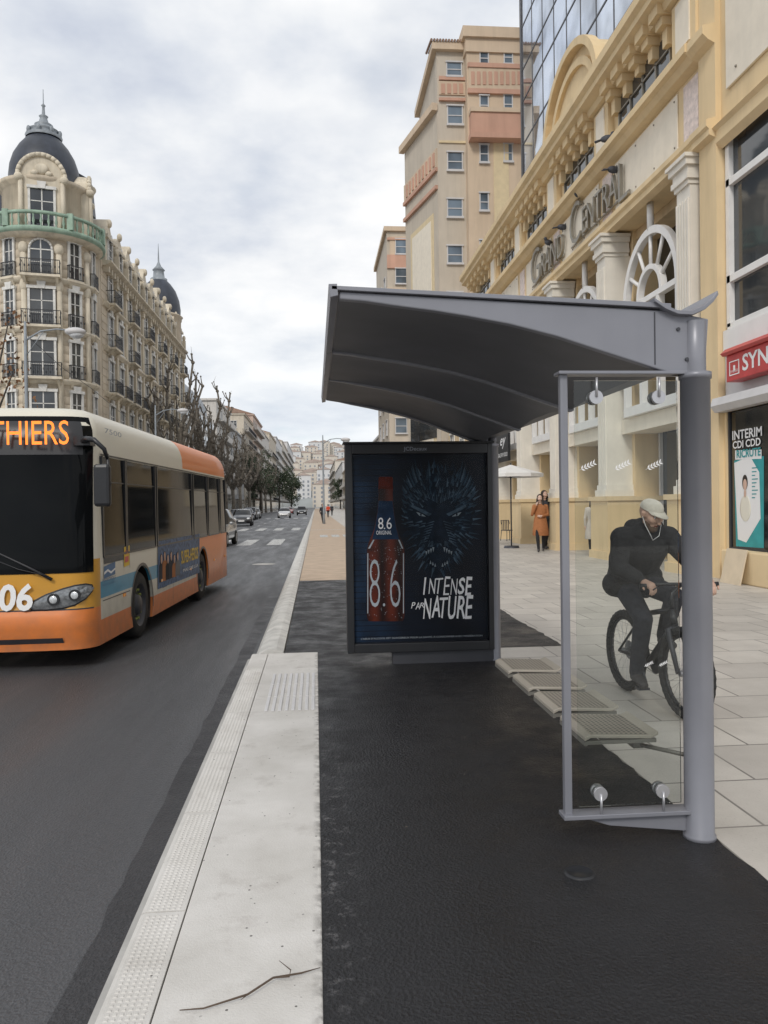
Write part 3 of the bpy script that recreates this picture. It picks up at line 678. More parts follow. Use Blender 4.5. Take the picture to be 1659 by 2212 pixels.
# ---------------------------------------------------------------- windows helpers
WM={}
def winmesh(w,h,style,fm,gm):
    k=(round(w,2),round(h,2),style,fm,gm)
    if k in WM: return WM[k]
    f=MB(); g=MB()
    if style=='arch':
        n=10; r=w/2; zc=h-r
        pts=[(-r,0)]+[(-r*math.cos(math.pi*i/n),zc+r*math.sin(math.pi*i/n)) for i in range(n+1)]+[(r,0)]
        g.face([(x,.0,z) for x,z in pts][::-1])
        for i in range(len(pts)-1):
            (xa,za),(xb,zb_)=pts[i],pts[i+1]; f.tube([(xa,-.04,za),(xb,-.04,zb_)],.09,4)
        f.box(-.04,.04,-.05,.0,0,h-.05); f.box(-r,r,-.05,.0,zc-.04,zc+.04); f.box(-r,r,-.04,.0,zc*.5-.02,zc*.5+.02)
    else:
        g.box(-w/2,w/2,0,.02,0,h)
        e=.16 if style=='stone' else .07; pr=.1 if style=='stone' else .05
        f.box(-w/2-e,-w/2,-pr,.03,0,h); f.box(w/2,w/2+e,-pr,.03,0,h); f.box(-w/2-e-.05,w/2+e+.05,-pr-.06,.03,h,h+e*1.3); f.box(-w/2-e-.05,w/2+e+.05,-pr-.1,.03,-.14,0)
        if style in('stone','cross'):
            f.box(-.04,.04,-.03,.0,0,h); f.box(-w/2,w/2,-.03,.0,h*.66,h*.66+.06)
            if style=='stone': f.box(-w/2,w/2,-.025,.0,h*.33,h*.33+.04); f.prism([(-.22,-pr-.1,h),(.22,-pr-.1,h),(.3,-pr-.1,h+.5),(-.3,-pr-.1,h+.5)],(0,.15,0))
        if style=='half': f.box(-w/2,w/2,-.04,.0,h*.45,h*.45+.06)
    WM[k]=(f.mesh('window',[fm]),g.mesh('pane',[gm])); return WM[k]
def window(parent,P,w,h,rz,style='plain',fm='frame_white',gm='glass_dark',name='window'):
    f,g=winmesh(w,h,style,fm,gm)
    a=linkmesh(name,f,parent,Vector(P)-WL(parent),rz)
    linkmesh('pane',g,a,(0,0,0))
    return a
BM={}
def balcony(parent,P,w,d,rz,h=1.0,slabm='stone_light',railm='iron'):
    k=(round(w,2),d,h,slabm,railm)
    if k not in BM:
        s_=MB(); s_.box(-w/2,w/2,-d,0,-.16,0); s_.prism([(-w/2+.15,-.02,-.16),(-w/2+.15,-d*.8,-.16),(-w/2+.15,-.02,-.6)],(.18,0,0)); s_.prism([(w/2-.33,-.02,-.16),(w/2-.33,-d*.8,-.16),(w/2-.33,-.02,-.6)],(.18,0,0))
        r_=MB(); 
        for z in (.08,h): r_.box(-w/2+.02,w/2-.02,-d+.02,-d+.06,z-.025,z+.025); r_.box(-w/2+.02,-w/2+.05,-d+.06,0,z-.025,z+.025); r_.box(w/2-.05,w/2-.02,-d+.06,0,z-.025,z+.025)
        nb=max(4,int(w/.14))
        for i in range(nb+1):
            x=-w/2+.04+(w-.08)*i/nb; r_.box(x-.014,x+.014,-d+.03,-d+.05,.08,h)
            if i%2==0: r_.box(x-.05,x+.05,-d+.025,-d+.055,h*.45,h*.6)
        for i in range(3):
            for sx_ in (-w/2+.03,w/2-.05): r_.box(sx_,sx_+.02,-d+.1+i*d*.28,-d+.12+i*d*.28,.08,h)
        BM[k]=(s_.mesh('balcony',[slabm]),r_.mesh('railing',[railm]))
    a=linkmesh('balcony',BM[k][0],parent,Vector(P)-WL(parent),rz); linkmesh('railing',BM[k][1],a,(0,0,0)); return a
# ---------------------------------------------------------------- ornate corner building (left)
TX,TY,TR=-19.6,61.0,3.25
XS=-16.35
ob=thing('corner_apartment_building',(-26,80,0),'ornate cream stone apartment building with dark domes at the street corner','building')
YE=101.5
MB().box(-40,XS,TY+.3,YE,0,21).build('wall','stone_left',ob)
mb=MB()
for z in np.arange(.6,20.5,.6): mb.box(XS-.02,XS+.03,TY+2.5,YE-.03,z,z+.5)
mb.build('rusticated_courses','stone_left',ob)
mb=MB(); mb.lathe([(TR,0)]+[q for z in np.arange(0,20.6,.6) for q in ((TR,z+.04),(TR+.04,z+.08),(TR+.04,z+.56),(TR,z+.6))]+[(TR,20.8)],TX,TY,48); mb.build('corner_turret','stone_left',ob)
FL=[3.5,7.1,10.7,14.3,17.8]
for z in FL+[20.9]:
    b=.35 if z<20 else .75
    mb=MB(); mb.prism([(XS,TY+2.9,z-.3),(XS+b*.4,TY+2.9,z-.3),(XS+b,TY+2.9,z-.05),(XS+b,TY+2.9,z+.08),(XS,TY+2.9,z+.1)],(0,YE-TY-2.9,0))
    mb.prism([(-40,TY+.3,z-.3),(-40,TY+.3-b*.4,z-.3),(-40,TY+.3-b,z+.0),(-40,TY+.3,z+.1)],(40+TX-2.5,0,0))
    mb.lathe([(TR,z-.3),(TR+b*.45,z-.28),(TR+b,z-.05),(TR+b,z+.08),(TR,z+.12)],TX,TY,40); mb.build('cornice','stone_light',ob)
    if z>20:
        mb=MB(); y=TY+3.2
        while y<YE-.3: mb.box(XS,XS+.5,y,y+.28,z-.75,z-.305); y+=.9
        mb.build('cornice_brackets','stone_light',ob)
for ri,z in enumerate([.4]+FL):
    for a in (-78,-38,2,-118):
        th=R(a); nx,ny=math.cos(th),math.sin(th); P=(TX+nx*(TR+.06),TY+ny*(TR+.06),z+.25)
        rz=th+math.pi/2; big=a in(-78,)
        w_=1.5 if big else .75
        window(ob,P,w_,2.5,rz,'arch' if (z>17 and big) else 'stone')
        if z>1: balcony(ob,(TX+nx*(TR+.02),TY+ny*(TR+.02),z+.12),2.6 if big else 1.2,.8 if big else .35,rz)
for a in (-58,-18,-98):
    th=R(a); mb=MB(); px_,py_=TX+math.cos(th)*(TR+.1),TY+math.sin(th)*(TR+.1)
    mb.tube([(px_,py_,7.2),(px_,py_,19.6)],.2,10); mb.ball((px_,py_,19.9),(.35,.35,.45)); mb.ball((px_,py_,17.3),(.3,.3,.5)); mb.build('turret_column','stone_light',ob)
mb=MB(); mb.lathe([(TR,20.6),(TR+.9,20.9),(TR+.95,21.1),(TR+.9,21.2),(TR,21.2)],TX,TY,40); mb.lathe([(TR+.72,22.05),(TR+.9,22.05),(TR+.92,22.25),(TR+.7,22.25),(TR+.72,22.05)],TX,TY,40)
for k in range(52):
    a=2*math.pi*k/52; x,y=TX+math.cos(a)*(TR+.8),TY+math.sin(a)*(TR+.8)
    if k%9==0: mb.box(x-.2,x+.2,y-.2,y+.2,21.2,22.35)
    else: mb.lathe([(.07,21.2),(.05,21.35),(.11,21.55),(.05,21.85),(.08,22.05)],x,y,6)
mb.build('green_balustrade','green_copper',ob)
mb=MB(); mb.lathe([(TR-.35,21.0),(TR-.35,24.6),(TR-.05,24.8),(TR-.0,25.05),(TR-.7,25.1)],TX,TY,40); mb.build('dome_drum','stone_left',ob)
DR=2.38
mb=MB(); mb.lathe([(DR+.1,25.0),(DR+.12,25.2),(DR+.02,25.3),(DR+.08,26.0),(DR-.0,26.7),(DR-.25,27.5),(DR-.65,28.2),(DR-1.1,28.75),(DR-1.45,29.05)],TX,TY,40); mb.build('dome','slate',ob)
mb=MB(); mb.lathe([(1.25,28.9),(1.3,29.1),(1.05,29.2),(1.0,29.4),(1.1,29.5),(.7,29.65),(.6,29.85),(.65,29.95),(.35,30.15),(.25,30.5),(.33,30.6),(.12,30.75),(.09,31.3),(.16,31.4),(.04,31.55),(.02,32.6)],TX,TY,20)
for k in range(8):
    a=2*math.pi*k/8; mb.ball((TX+math.cos(a)*1.15,TY+math.sin(a)*1.15,29.3),(.16,.16,.28),8,6)
mb.build('dome_lantern','zinc',ob)
for a,sc_ in ((-76,1.0),(14,.9)):
    th=R(a); ux=Vector((-math.sin(th),math.cos(th),0)); nn=Vector((math.cos(th),math.sin(th),0)); Cc=Vector((TX,TY,0))+nn*(TR-.25)
    def AP(u,z,d=0): return Cc+ux*u+nn*d+UZ*z
    mb=MB(); n=14; r1_=1.55*sc_
    out=[AP(-r1_,21.2),AP(-r1_,24.9)]+[AP(-r1_*math.cos(math.pi*i/n),24.9+r1_*math.sin(math.pi*i/n)*1.05) for i in range(1,n)]+[AP(r1_,24.9),AP(r1_,21.2)]
    mb.prism([p-nn*1.2 for p in out],nn*1.25)
    for i in range(n):
        a1_,a2_=math.pi*i/n,math.pi*(i+1)/n
        mb.tube([AP(-r1_*math.cos(a1_),24.9+r1_*1.05*math.sin(a1_),.1),AP(-r1_*math.cos(a2_),24.9+r1_*1.05*math.sin(a2_),.1)],.16,6)
    for s_ in (-1,1): mb.tube([AP(s_*r1_*.88,21.3,.15),AP(s_*r1_*.88,24.6,.15)],.16,8); mb.ball(AP(s_*r1_*.95,24.8,.15),(.32,.32,.3))
    mb.ball(AP(0,25.5,.1),(.5,.25,.4)); mb.ball(AP(-.45,25.2,.1),(.3,.2,.2)); mb.ball(AP(.45,25.2,.1),(.3,.2,.2))
    mb.build('dome_gable','stone_light',ob)
    window(ob,AP(0,21.5,.08),1.5,2.6,th+math.pi/2,'stone')
mb=MB(); mb.prism([(XS-.35,TY+2.2,20.9),(XS-.75,TY+2.2,23.2),(XS-1.9,TY+2.2,25.4),(XS-4,TY+2.2,26),(XS-10,TY+2.2,26),(XS-10,TY+2.2,20.9)],(0,YE-TY-2.5,0)); mb.prism([(-40,TY+.8,20.9),(-40,TY+1.2,23.2),(-40,TY+2.4,25.4),(-40,TY+6,26),(-40,TY+9,20.9)],(40+TX-2,0,0)); mb.build('mansard_roof','slate',ob)
nb=11; bw=(YE-TY-3.4)/nb
for k in range(nb):
    y=TY+3.6+bw*(k+.5)-.2
    mb=MB(); r_=1.15
    fac=[(XS+.05,y-r_,21),(XS+.05,y-r_,23.3)]+([(XS+.05,y-r_*math.cos(math.pi*i/8),23.3+r_*.95*math.sin(math.pi*i/8)) for i in range(1,8)] if k%2 else [(XS+.05,y-r_*.5,24.1),(XS+.05,y,24.9),(XS+.05,y+r_*.5,24.1)])+[(XS+.05,y+r_,23.3),(XS+.05,y+r_,21)]
    mb.prism(fac,(-1.6,0,0)); mb.box(XS,XS+.28,y-r_-.15,y+r_+.15,23.1,23.35); mb.ball((XS+.1,y,24.55),(.22,.3,.35)); mb.build('dormer','stone_light',ob)
    window(ob,(XS+.07,y,21.3),1.2,1.75,R(90),'stone')
    for fi,z in enumerate([.4]+FL):
        window(ob,(XS+.05,y,z+.25),1.3,2.45,R(90),'arch' if fi==5 else 'stone')
        if fi in (2,3,4,5) and (k%2==0 or fi in(3,)): balcony(ob,(XS+.03,y,z+.1),2.3,.75,R(90))
    yp=y+bw/2
    mb=MB(); mb.box(XS,XS+.22,yp-.28,yp+.28,3.6,20.5); mb.box(XS,XS+.34,yp-.36,yp+.36,19.7,20.3); mb.box(XS,XS+.45,yp-.2,yp+.2,21.1,22.4); mb.ball((XS+.25,yp,22.7),(.22,.22,.35)); mb.build('pilaster','stone_light',ob)
for x in (-24.5,-27.5,-30.5):
    for z in [.4]+FL: window(ob,(x,TY+.28,z+.25),1.3,2.45,0,'stone')
for y,h_ in ((TY+4.5,27.8),(TY+15,27.2),(TY+26,27.2)):
    mb=MB(); mb.box(XS-4,XS-2.6,y,y+1.6,25,h_); mb.box(XS-4.1,XS-2.5,y-.1,y+1.7,h_,h_+.2)
    for q in range(4): mb.tube([(XS-3.3,y+.25+q*.37,h_+.2),(XS-3.3,y+.25+q*.37,h_+.8)],.12,8)
    mb.build('chimney','stone_left',ob)
mb=MB(); mb.prism([(XS-2.2,TY+2.6,24.6),(XS-.7,TY+2.6,24.6),(XS-.9,TY+2.6,27.2),(XS-1.6,TY+2.6,27.6)],(0,1.6,0)); mb.build('roof_turret','slate',ob)
D2=(-18.3,97.5)
mb=MB(); mb.lathe([(2.5,20.9),(2.5,24.2),(2.75,24.4),(2.5,24.6)],D2[0],D2[1],32); mb.build('dome_drum','stone_left',ob)
mb=MB(); mb.lathe([(2.45,24.5),(2.5,25.3),(2.35,26.4),(1.95,27.5),(1.4,28.3),(.9,28.8)],D2[0],D2[1],32); mb.build('dome','slate',ob)
mb=MB(); mb.lathe([(1.0,28.7),(1.0,28.95),(.7,29.1),(.6,29.9),(.75,30.0),(.3,30.5),(.1,31),(.08,31.6),(.02,33.2)],D2[0],D2[1],16); mb.build('dome_lantern','zinc',ob)
# ---------------------------------------------------------------- generic street block
def block(name,label,side,y0,y1,zt,wall,bayw=3.4,fh=3.1,depth=14,balc=0,xf=None,front=True,roof='flat',fw=1.3,fhh=1.6,group=None):
    x=xf if xf is not None else (-16.4 if side<0 else 8.6)
    xb=x-depth if side<0 else x+depth; xa,xc=min(x,xb),max(x,xb)
    b=thing(name,((xa+xc)/2,(y0+y1)/2,0),label,'building',group)
    MB().box(xa,xc,y0,y1,0,zt).build('wall',wall,b)
    mb=MB(); mb.box(xa-.3,xc+.3,y0-.3,y1+.3,zt,zt+.35)
    if roof=='tile':
        mb.mi=1; mb.prism([(xa-.4,y0-.4,zt+.36),(xc+.4,y0-.4,zt+.36),((xa+xc)/2,y0-.4,zt+2.6)],(0,y1-y0+.8,0))
    else: mb.box(xa+2,xa+4.5,y0+1,min(y0+5,y1-.5),zt+.36,zt+2.3)
    mb.build('roof',[wall,'roof_tile'],b)
    nf=int((zt-3.5)/fh); nb_=max(1,int((y1-y0-1)/bayw)); rz=R(90) if side<0 else R(-90)
    xo=x+.02 if side<0 else x-.02
    for f in range(nf):
        z=3.9+f*fh
        for k in range(nb_):
            y=y0+(y1-y0)*(k+.5)/nb_; window(b,(xo,y,z+.6),fw,fhh,rz,'cross' if balc<2 else 'plain','frame_white','glass_dark')
        if balc:
            mb=MB(); s0,s1=(x,x+1.1) if side<0 else (x-1.1,x)
            mb.box(s0,s1,y0+1,y1-1,z-.15,z); e=s1 if side<0 else s0
            mb.mi=1; mb.box(e-.04,e+.04,y0+1,y1-1,z,z+.95) if balc==2 else mb.box(e-.04,e+.04,y0+1,y1-1,z+.85,z+.95)
            if balc==1:
                for q in range(int((y1-y0-2)/.5)): mb.box(e-.02,e+.02,y0+1+q*.5,y0+1.05+q*.5,z,z+.85)
            mb.build('balcony',['concrete','block_white' if balc==2 else 'iron'],b)
        if front:
            for k in range(max(1,int(depth/4.0))):
                xx=xa+depth*(k+.5)/max(1,int(depth/4.0)); window(b,(xx,y0-.02,z+.6),fw,fhh,0,'cross','frame_white','glass_dark')
    mb=MB(); s0,s1=(x-.02,x+.04) if side<0 else (x-.04,x+.02)
    mb.box(s0,s1,y0+.6,y1-.6,.3,3.2); mb.build('shop_front','glass_shop',b)
    return b
b=thing('office_building',(-23,118,0),'pale modern office building with curved glass roof beyond the corner domes','building')
MB().box(-30,-16.5,104,134,0,15.5).build('wall','block_white',b)
mb=MB(); n=12; pr=[(-16.6-6.7*(1-math.cos(math.pi*i/n)),104.2,15.5+5.6*math.sin(math.pi*i/n)) for i in range(n+1)]; mb.prism(pr,(0,22,0)); mb.build('curved_roof','zinc',b)
mb=MB()
for k in range(11): 
    for i in range(5):
        z=2.5+i*2.7
        mb.box(-16.6,-16.42,104.6+k*2.6,106.6+k*2.6,z,z+1.7)
mb.build('window_band','glass_blue',b)
mb=MB()
for i in range(n): mb.tube([Vector(pr[i])-UY*.05,Vector(pr[i+1])-UY*.05],.12,5)
mb.build('roof_rim','white_grey',b)
spec=[(-1,136,158,19.5,'block_white',2,'white apartment building with long balconies behind the bare plane trees'),
(-1,160,186,17,'block_grey',0,'low grey building behind the bare plane trees'),
(-1,188,214,23,'block_cream',1,'cream apartment building with thin railings beyond the grey building'),
(-1,216,250,26,'block_rose',2,'rose coloured apartment building on the left of the avenue'),
(-1,252,290,25,'block_white',2,'large white apartment block with wide balconies on the left of the avenue'),
(-1,292,340,28,'block_cream',1,'distant cream apartment block at left just past the white one'),
(-1,342,400,31,'far_pale',2,'distant tall pale block on the left near the end of the avenue'),
(-1,402,480,34,'far_cream',2,'far cream block on the left near the end of the avenue'),
(-1,482,600,40,'far_pale',2,'farthest pale block on the left where the avenue narrows'),
(1,99,130,14,'block_cream',2,'cream apartment block on the right beyond the tower'),
(1,132,170,13,'block_white',2,'white apartment block on the right half hidden by the poster case'),
(1,172,230,12,'block_rose',1,'rose apartment block far down the right of the avenue'),
(1,232,320,14,'block_cream',2,'distant cream block on the right of the avenue'),
(1,322,440,19,'far_pale',2,'distant white block on the right of the avenue'),
(1,442,600,26,'far_cream',2,'farthest cream block on the right of the avenue')]
for s_,a,b_,zt_,w_,bl,lb in spec: block('apartment_block',lb,s_,a,b_,zt_,w_,bayw=3.6 if b_<300 else 8,balc=bl,roof='tile' if 'rose' in w_ or 'cream' in w_ else 'flat',front=a<260,fh=3.1 if b_<300 else 4.2,fw=1.3 if b_<300 else 2.4,xf=11 if s_>0 else None)
mb=MB(); vs=[];nx_,ny_=40,14
def hz(x,y):
    j=(y-640)/900*14; return -2+88*math.sin(min(1,j/14*1.1)*math.pi/2)*(.6+.4*math.cos((x-60)/180))+5*math.sin(x*.03+j)
for j in range(ny_+1):
    for i in range(nx_+1):
        x=-500+1000*i/nx_; y=640+900*j/ny_; vs.append((x,y,hz(x,y)))
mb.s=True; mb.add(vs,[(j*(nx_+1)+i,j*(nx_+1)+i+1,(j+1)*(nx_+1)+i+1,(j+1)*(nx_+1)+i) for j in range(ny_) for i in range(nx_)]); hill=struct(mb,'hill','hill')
rn=random.Random(5)
for k in range(110):
    y=650+k*6.2; x=-8+rn.uniform(-.065,.075)*y; w_=rn.uniform(11,20); h_=rn.uniform(12,24); z=hz(x,y)-4
    mb=MB(); mb.box(x-w_/2,x+w_/2,y,y+10,z,z+h_); mb.mi=1; mb.prism([(x-w_/2-.5,y-.5,z+h_),(x+w_/2+.5,y-.5,z+h_),(x,y-.5,z+h_+2.5)],(0,11,0)); mb.mi=2
    for a in range(3):
        for c_ in range(int(h_/4)): mb.box(x-w_/2+1+a*w_/3,x-w_/2+2.6+a*w_/3,y-.1,y,z+3+c_*3.6,z+5+c_*3.6)
    tag(mb.build('hillside_house',[rn.choice(['far_pale','far_cream','far_cream']),'far_roof','far_glass']),'tiny pale house among others on the hill closing the avenue','house','houses on the distant hill')
# ---------------------------------------------------------------- right tower
YT=54.0
tw_=thing('beige_tower_block',(13,60,0),'tall beige apartment tower with pink panels behind the arcade building','building')
def TZ(px,py,Y=YT): return AY(px,py,Y).z
def TXx(px,py=500,Y=YT): return AY(px,py,Y).x
xA=TXx(948); xB=TXx(1008); xE=22
z1=TZ(960,112); z2=TZ(1060,86,YT-.8)
MB().box(xA,xB+.5,YT,YT+9,0,z1).build('wall','tower_beige',tw_)
MB().box(xB,xE,YT-.8,YT+9,0,z2).build('wall','tower_tan',tw_)
mb=MB(); mb.box(xA-.35,xB,YT-.35,YT+9.3,z1,z1+.5); mb.box(xB-.3,xE,YT-1.15,YT+9.4,z2,z2+.7); mb.box(xB-.1,xE,YT-.95,YT+9.4,z2-.9,z2-.001); mb.build('roof_cornice','tower_tan',tw_)
mb=MB()
for k in range(14): mb.tube([(xA-.4+k*.2,YT-.45,z1+.55),(xA-.4+k*.2,YT+2,z1+1.0)],.09,6)
mb.build('roof_tiles','roof_tile',tw_)
def band(px0,px1,py0,py1,Y,m,name,pr=.08,par=tw_):
    a=AY(px0,py1,Y); b_=AY(px1,py0,Y); return MB().box(a.x,b_.x,Y-pr,Y+.01,a.z,b_.z).build(name,m,par)
band(948,1006,178,205,YT,'tower_tan','panel_band'); band(948,1006,168,174,YT,'tower_pink','string_course',.15)
for k in range(4): band(953+k*13,961+k*13,181,202,YT-.08,'tower_pink','pink_panel',.04)
YF=YT-.8
band(1012,1140,148,196,YF,'tower_tan','panel_band',.12); band(1010,1140,142,147,YF,'tower_pink','string_course',.2); band(1010,1140,197,203,YF,'tower_pink','string_course',.2)
for k in range(10): band(1018+k*12.5,1025+k*12.5,155,183,YF-.12,'tower_pink','pink_panel',.04)
band(1014,1140,252,300,YF,'tower_pink','balcony_front',.7); band(1012,1140,246,252,YF,'tower_tan','string_course',.8); band(1012,1140,300,308,YF,'tower_pink','string_course',.85)
band(948,1010,215,219,YT,'tower_pink','string_course',.2)
band(948,1010,306,309,YT,'tower_yellow','string_course',.1)
band(1070,1098,310,640,YF,'tower_yellow','panel_band',.05)
def twin(px,py0,py1,w,Y):
    P=AY(px,py1,Y-.02); h_=AY(px,py0,Y).z-P.z; window(tw_,P,w,h_,0,'half','white_grey','glass_blue')
for a,b_ in ((136,164),(230,268),(330,367),(431,468),(532,568),(632,668),(730,766)): twin(983-(a<200)*2,a,b_,.95,YT)
for a,b_ in ((112,140),(208,246),(314,350),(418,454),(520,556),(622,658)):
    twin(1046,a,b_,.5,YF); 
    if a<400: twin(1098,a-2,b_-2,.5,YF)
pA=(xA-.02,YT); pB=(7.15,60.6); zw=TZ(942,240)
mb=MB(); mb.prism([(pA[0],pA[1],0),(pB[0],pB[1],0),(12,64,0),(12,YT+.5,0)],(0,0,zw)); mb.build('wing_wall','tower_beige',tw_)
d_=(Vector((pB[0],pB[1],0))-Vector((pA[0],pA[1],0))); Lw=d_.length; d_.normalize(); nrm=Vector((-d_.y,d_.x,0)); nrm=-nrm if nrm.x>0 else nrm
def wq(u0,u1,za,zb_,pr,m,name):
    P=Vector((pA[0],pA[1],0)); q=[P+d_*u0+UZ*za,P+d_*u1+UZ*za,P+d_*u1+UZ*zb_,P+d_*u0+UZ*zb_]; mb=MB(); mb.prism(q,nrm*pr); return mb.build(name,m,tw_)
wq(-.1,Lw+.2,zw,zw+.5,.4,'tower_tan','roof_cornice')
zp=TZ(945,320)
wq(0,Lw,zp-1.3,zp,.1,'tower_tan','panel_band'); wq(0,Lw,zp-1.55,zp-1.3,.2,'tower_pink','string_course')
for k in range(9): wq(.3+k*.7,.6+k*.7,zp-1.1,zp-.2,.16,'tower_pink','pink_panel')
zq=TZ(945,400); wq(0,Lw,zq-.25,zq,.2,'tower_pink','string_course')
wq(.9,Lw-1.2,2,zq-1.6,.04,'tower_yellow','panel_band'); wq(1.3,Lw-1.6,2,zq-2.0,.07,'cream_panel','panel_band')
for z in (3.2,6.2): wq(.8,Lw-.8,z,z+1.8,.1,'glass_dark','window_strip')
b=block('low_wing_building','ochre low building between the arcade and the beige tower',1,43,53.2,9.0,'wall_ochre_dark',bayw=2.6,fh=2.9,xf=9.0,depth=12,front=False)
b=thing('small_tower_block',(12,88,0),'smaller beige tower with pink bands left of the tall tower','building')
Y2=82.0; xa_=AY(836,560,Y2).x; zz=AY(836,500,Y2).z
MB().box(xa_,22,Y2,Y2+14,0,zz).build('wall','tower_beige',b)
mb=MB(); mb.box(xa_-.3,22,Y2-.3,Y2+14.3,zz,zz+.45); mb.build('roof_cornice','tower_tan',b)
for y0_,y1_,m_ in ((552,580,'tower_pink'),(623,636,'tower_tan'),(515,519,'tower_pink')): 
    band(836,900,y0_,y1_,Y2,m_,'panel_band',.2,b)
band(842,888,512,552,Y2,'tower_tan','panel_band',.08,b)
for py in (518,582,645,710,775,840,905):
    for px in (867,905,945): P=AY(px,py+30,Y2-.1); window(b,P,1.1,1.5,0,'half','white_grey','glass_blue')
for z in (6,9,12,15,18,21,24):
    for k in range(3): window(b,(xa_-.02,Y2+2.5+k*4,z),1.2,1.5,R(-90),'half','white_grey','glass_blue')
# ---------------------------------------------------------------- glass tower
XG=12.0; gt_=thing('glass_office_tower',(18,30,0),'mirror glass office tower rising above the arcade building','building')
yg1=yX(1140,XG); MB().box(XG,26,16,yg1,0,70).build('glass_wall','glass_mirror',gt_)
mb=MB(); y=yg1
while y>16: mb.box(XG-.012,XG-.003,y-.11,y+.0,13,70); y-=1.95
z=13.5; k=0
while z<70: mb.box(XG-.022,XG-.002,16,yg1,z,z+.09); z+=1.75 if k%2 else 2.4; k+=1
mb.box(XG-.06,XG+.3,yg1,yg1+.3,0,70); mb.build('mullion_grid','metal_dark',gt_)
# ---------------------------------------------------------------- arcade building
XF=8.3; gc=thing('arcade_building',(12,28,0),'ochre arcade building with large arched white windows and metal name letters','building')
YN,YFar=5.0,yX(1030,XF)
XQ=8.05
piers=[yX(p,XQ) for p in (1480,1302,1195,1122,1068)]
ysplit=yX(1518,XF-.12)
mb=MB(); mb.box(XF,XF+3,ysplit,YFar,9.05,12.85); mb.box(XF+1.0,XG-.2,YN,YFar,12.85,13.1); mb.box(XF+2.5,XG+2,YN,YFar,0,9.05); mb.build('upper_wall','wall_ochre',gc)
def prof(pts,ya,yb_,m,name,xf=XF): 
    mb=MB(); mb.prism([(xf-a,ya,z) for a,z in pts],(0,yb_-ya,0)); return mb.build(name,m,gc)
prof([(0,8.98),(.2,9.02),(.2,9.15),(.27,9.2),(.27,9.32),(0,9.4)],ysplit,YFar+.1,'wall_ochre','lower_moulding')
prof([(0,10.85),(.2,10.9),(.3,11.02),(.42,11.05),(.42,11.22),(0,11.28)],ysplit,YFar+.1,'wall_ochre','window_ledge')
prof([(0,12.6),(.3,12.65),(.35,12.8),(.6,12.87),(.6,13.02),(.72,13.1),(.72,13.32),(0,13.36)],ysplit,YFar+.2,'wall_ochre','top_cornice')
ends=[ysplit]+piers+[YFar]
def flute(y,w,z0,z1,m='pilaster'):
    mb=MB(); mb.box(XF-.22,XF+.5,y-w/2,y+w/2,z0,z1)
    for i in range(5):
        yy_=y-w/2+w*(i+.5)/5; mb.box(XF-.262,XF-.221,yy_-w*.055,yy_+w*.055,z0+.3,z1-.3)
    mb.box(XF-.32,XF+.5,y-w/2-.1,y+w/2+.1,z0,z0+.18); mb.box(XF-.28,XF+.5,y-w/2-.05,y+w/2+.05,z0+.18,z0+.32)
    o=mb.build('pilaster',m,gc)
    mb=MB()
    for k_,(e,za,zb_) in enumerate(((.03,-.6,-.5),(.08,-.5,-.38),(.05,-.38,-.22),(.12,-.22,-.08),(.17,-.08,.0))): mb.box(XF-.24-e,XF+.45,y-w/2-e,y+w/2+e,z1+.58+za,z1+.58+zb_-.001)
    mb.build('capital',m,o)
    mb=MB(); mb.box(XF-.38,XF+1.6,y-.72,y+.62,0,1.62); mb.box(XF-.44,XF+1.65,y-.78,y+.68,1.62,1.74); mb.box(XF-.43,XF+1.65,y-.77,y+.67,0,.22); mb.build('pedestal','wall_ochre',gc)
    mb=MB(); mb.box(XF+.5,XF+1.6,y-.5,y+.5,1.7,9.05); mb.build('pier','wall_ochre',gc)
for i,y in enumerate(piers): flute(y,.62,1.74,8.4)
for i,y in enumerate(piers):
    mb=MB(); mb.box(XF-.18,XF+.1,y-.55,y+.55,11.28,12.6); mb.build('upper_pier','wall_ochre',gc)
    MB().box(XF-.215,XF-.181,y-.32,y+.32,11.45,12.5).build('stone_panel','cream_panel',gc)
    mb=MB(); mb.box(XF-.03,XF,y-.34,y+.34,9.5,10.75); mb.build('stone_panel','pink_marble',gc)
for i in range(len(ends)-1):
    ya,yb_=ends[i],ends[i+1]
    a=ya+(.62 if i else .1); b2=yb_-(.62 if i<len(ends)-2 else .3)
    if b2-a<1: continue
    MB().box(XF-.035,XF-.003,a+.02,b2-.02,9.5,10.78).build('fascia_panel','cream_panel',gc,bevel=.01)
    mb=MB()
    for q in range(int((b2-a)/1.1)+1): 
        for zz_ in (9.62,10.66): mb.ball((XF-.038,a+.15+q*1.1,zz_),.025,8,5)
    mb.build('panel_screws','bronze',gc)
    wa,wb=a+.35,b2-.35
    mb=MB(); mb.box(XF-.01,XF+.02,wa,wb,11.3,12.45); w_=mb.build('mezzanine_window','glass_dark',gc)
    mb=MB(); nw=4
    for q in range(nw+1): yy_=wa+(wb-wa)*q/nw; mb.box(XF-.05,XF-.012,yy_-.03,yy_+.03,11.3,12.45)
    mb.box(XF-.05,XF-.012,wa,wb,11.3,11.36); mb.box(XF-.05,XF-.012,wa,wb,12.0,12.04); mb.build('window_frame','bronze',w_)
    nq=5
    for q in range(nq):
        yy_=a+.3+(b2-a-.6)*q/(nq-1)
        mb=MB(); mid=abs(q-(nq-1)/2)/((nq-1)/2)
        zl=12.2-.2*mid
        mb.box(XF-.46,XF,yy_-.24,yy_+.24,12.6,12.86); mb.box(XF-.32,XF,yy_-.18,yy_+.18,12.4,12.599); mb.box(XF-.18,XF,yy_-.12,yy_+.12,zl,12.399)
        mb.build('corbel','wall_ochre',gc)
ya,yb_=piers[1]-.2,piers[2]+.5; cy=(ya+yb_)/2; r_=(yb_-ya)/2
mb=MB(); n=20
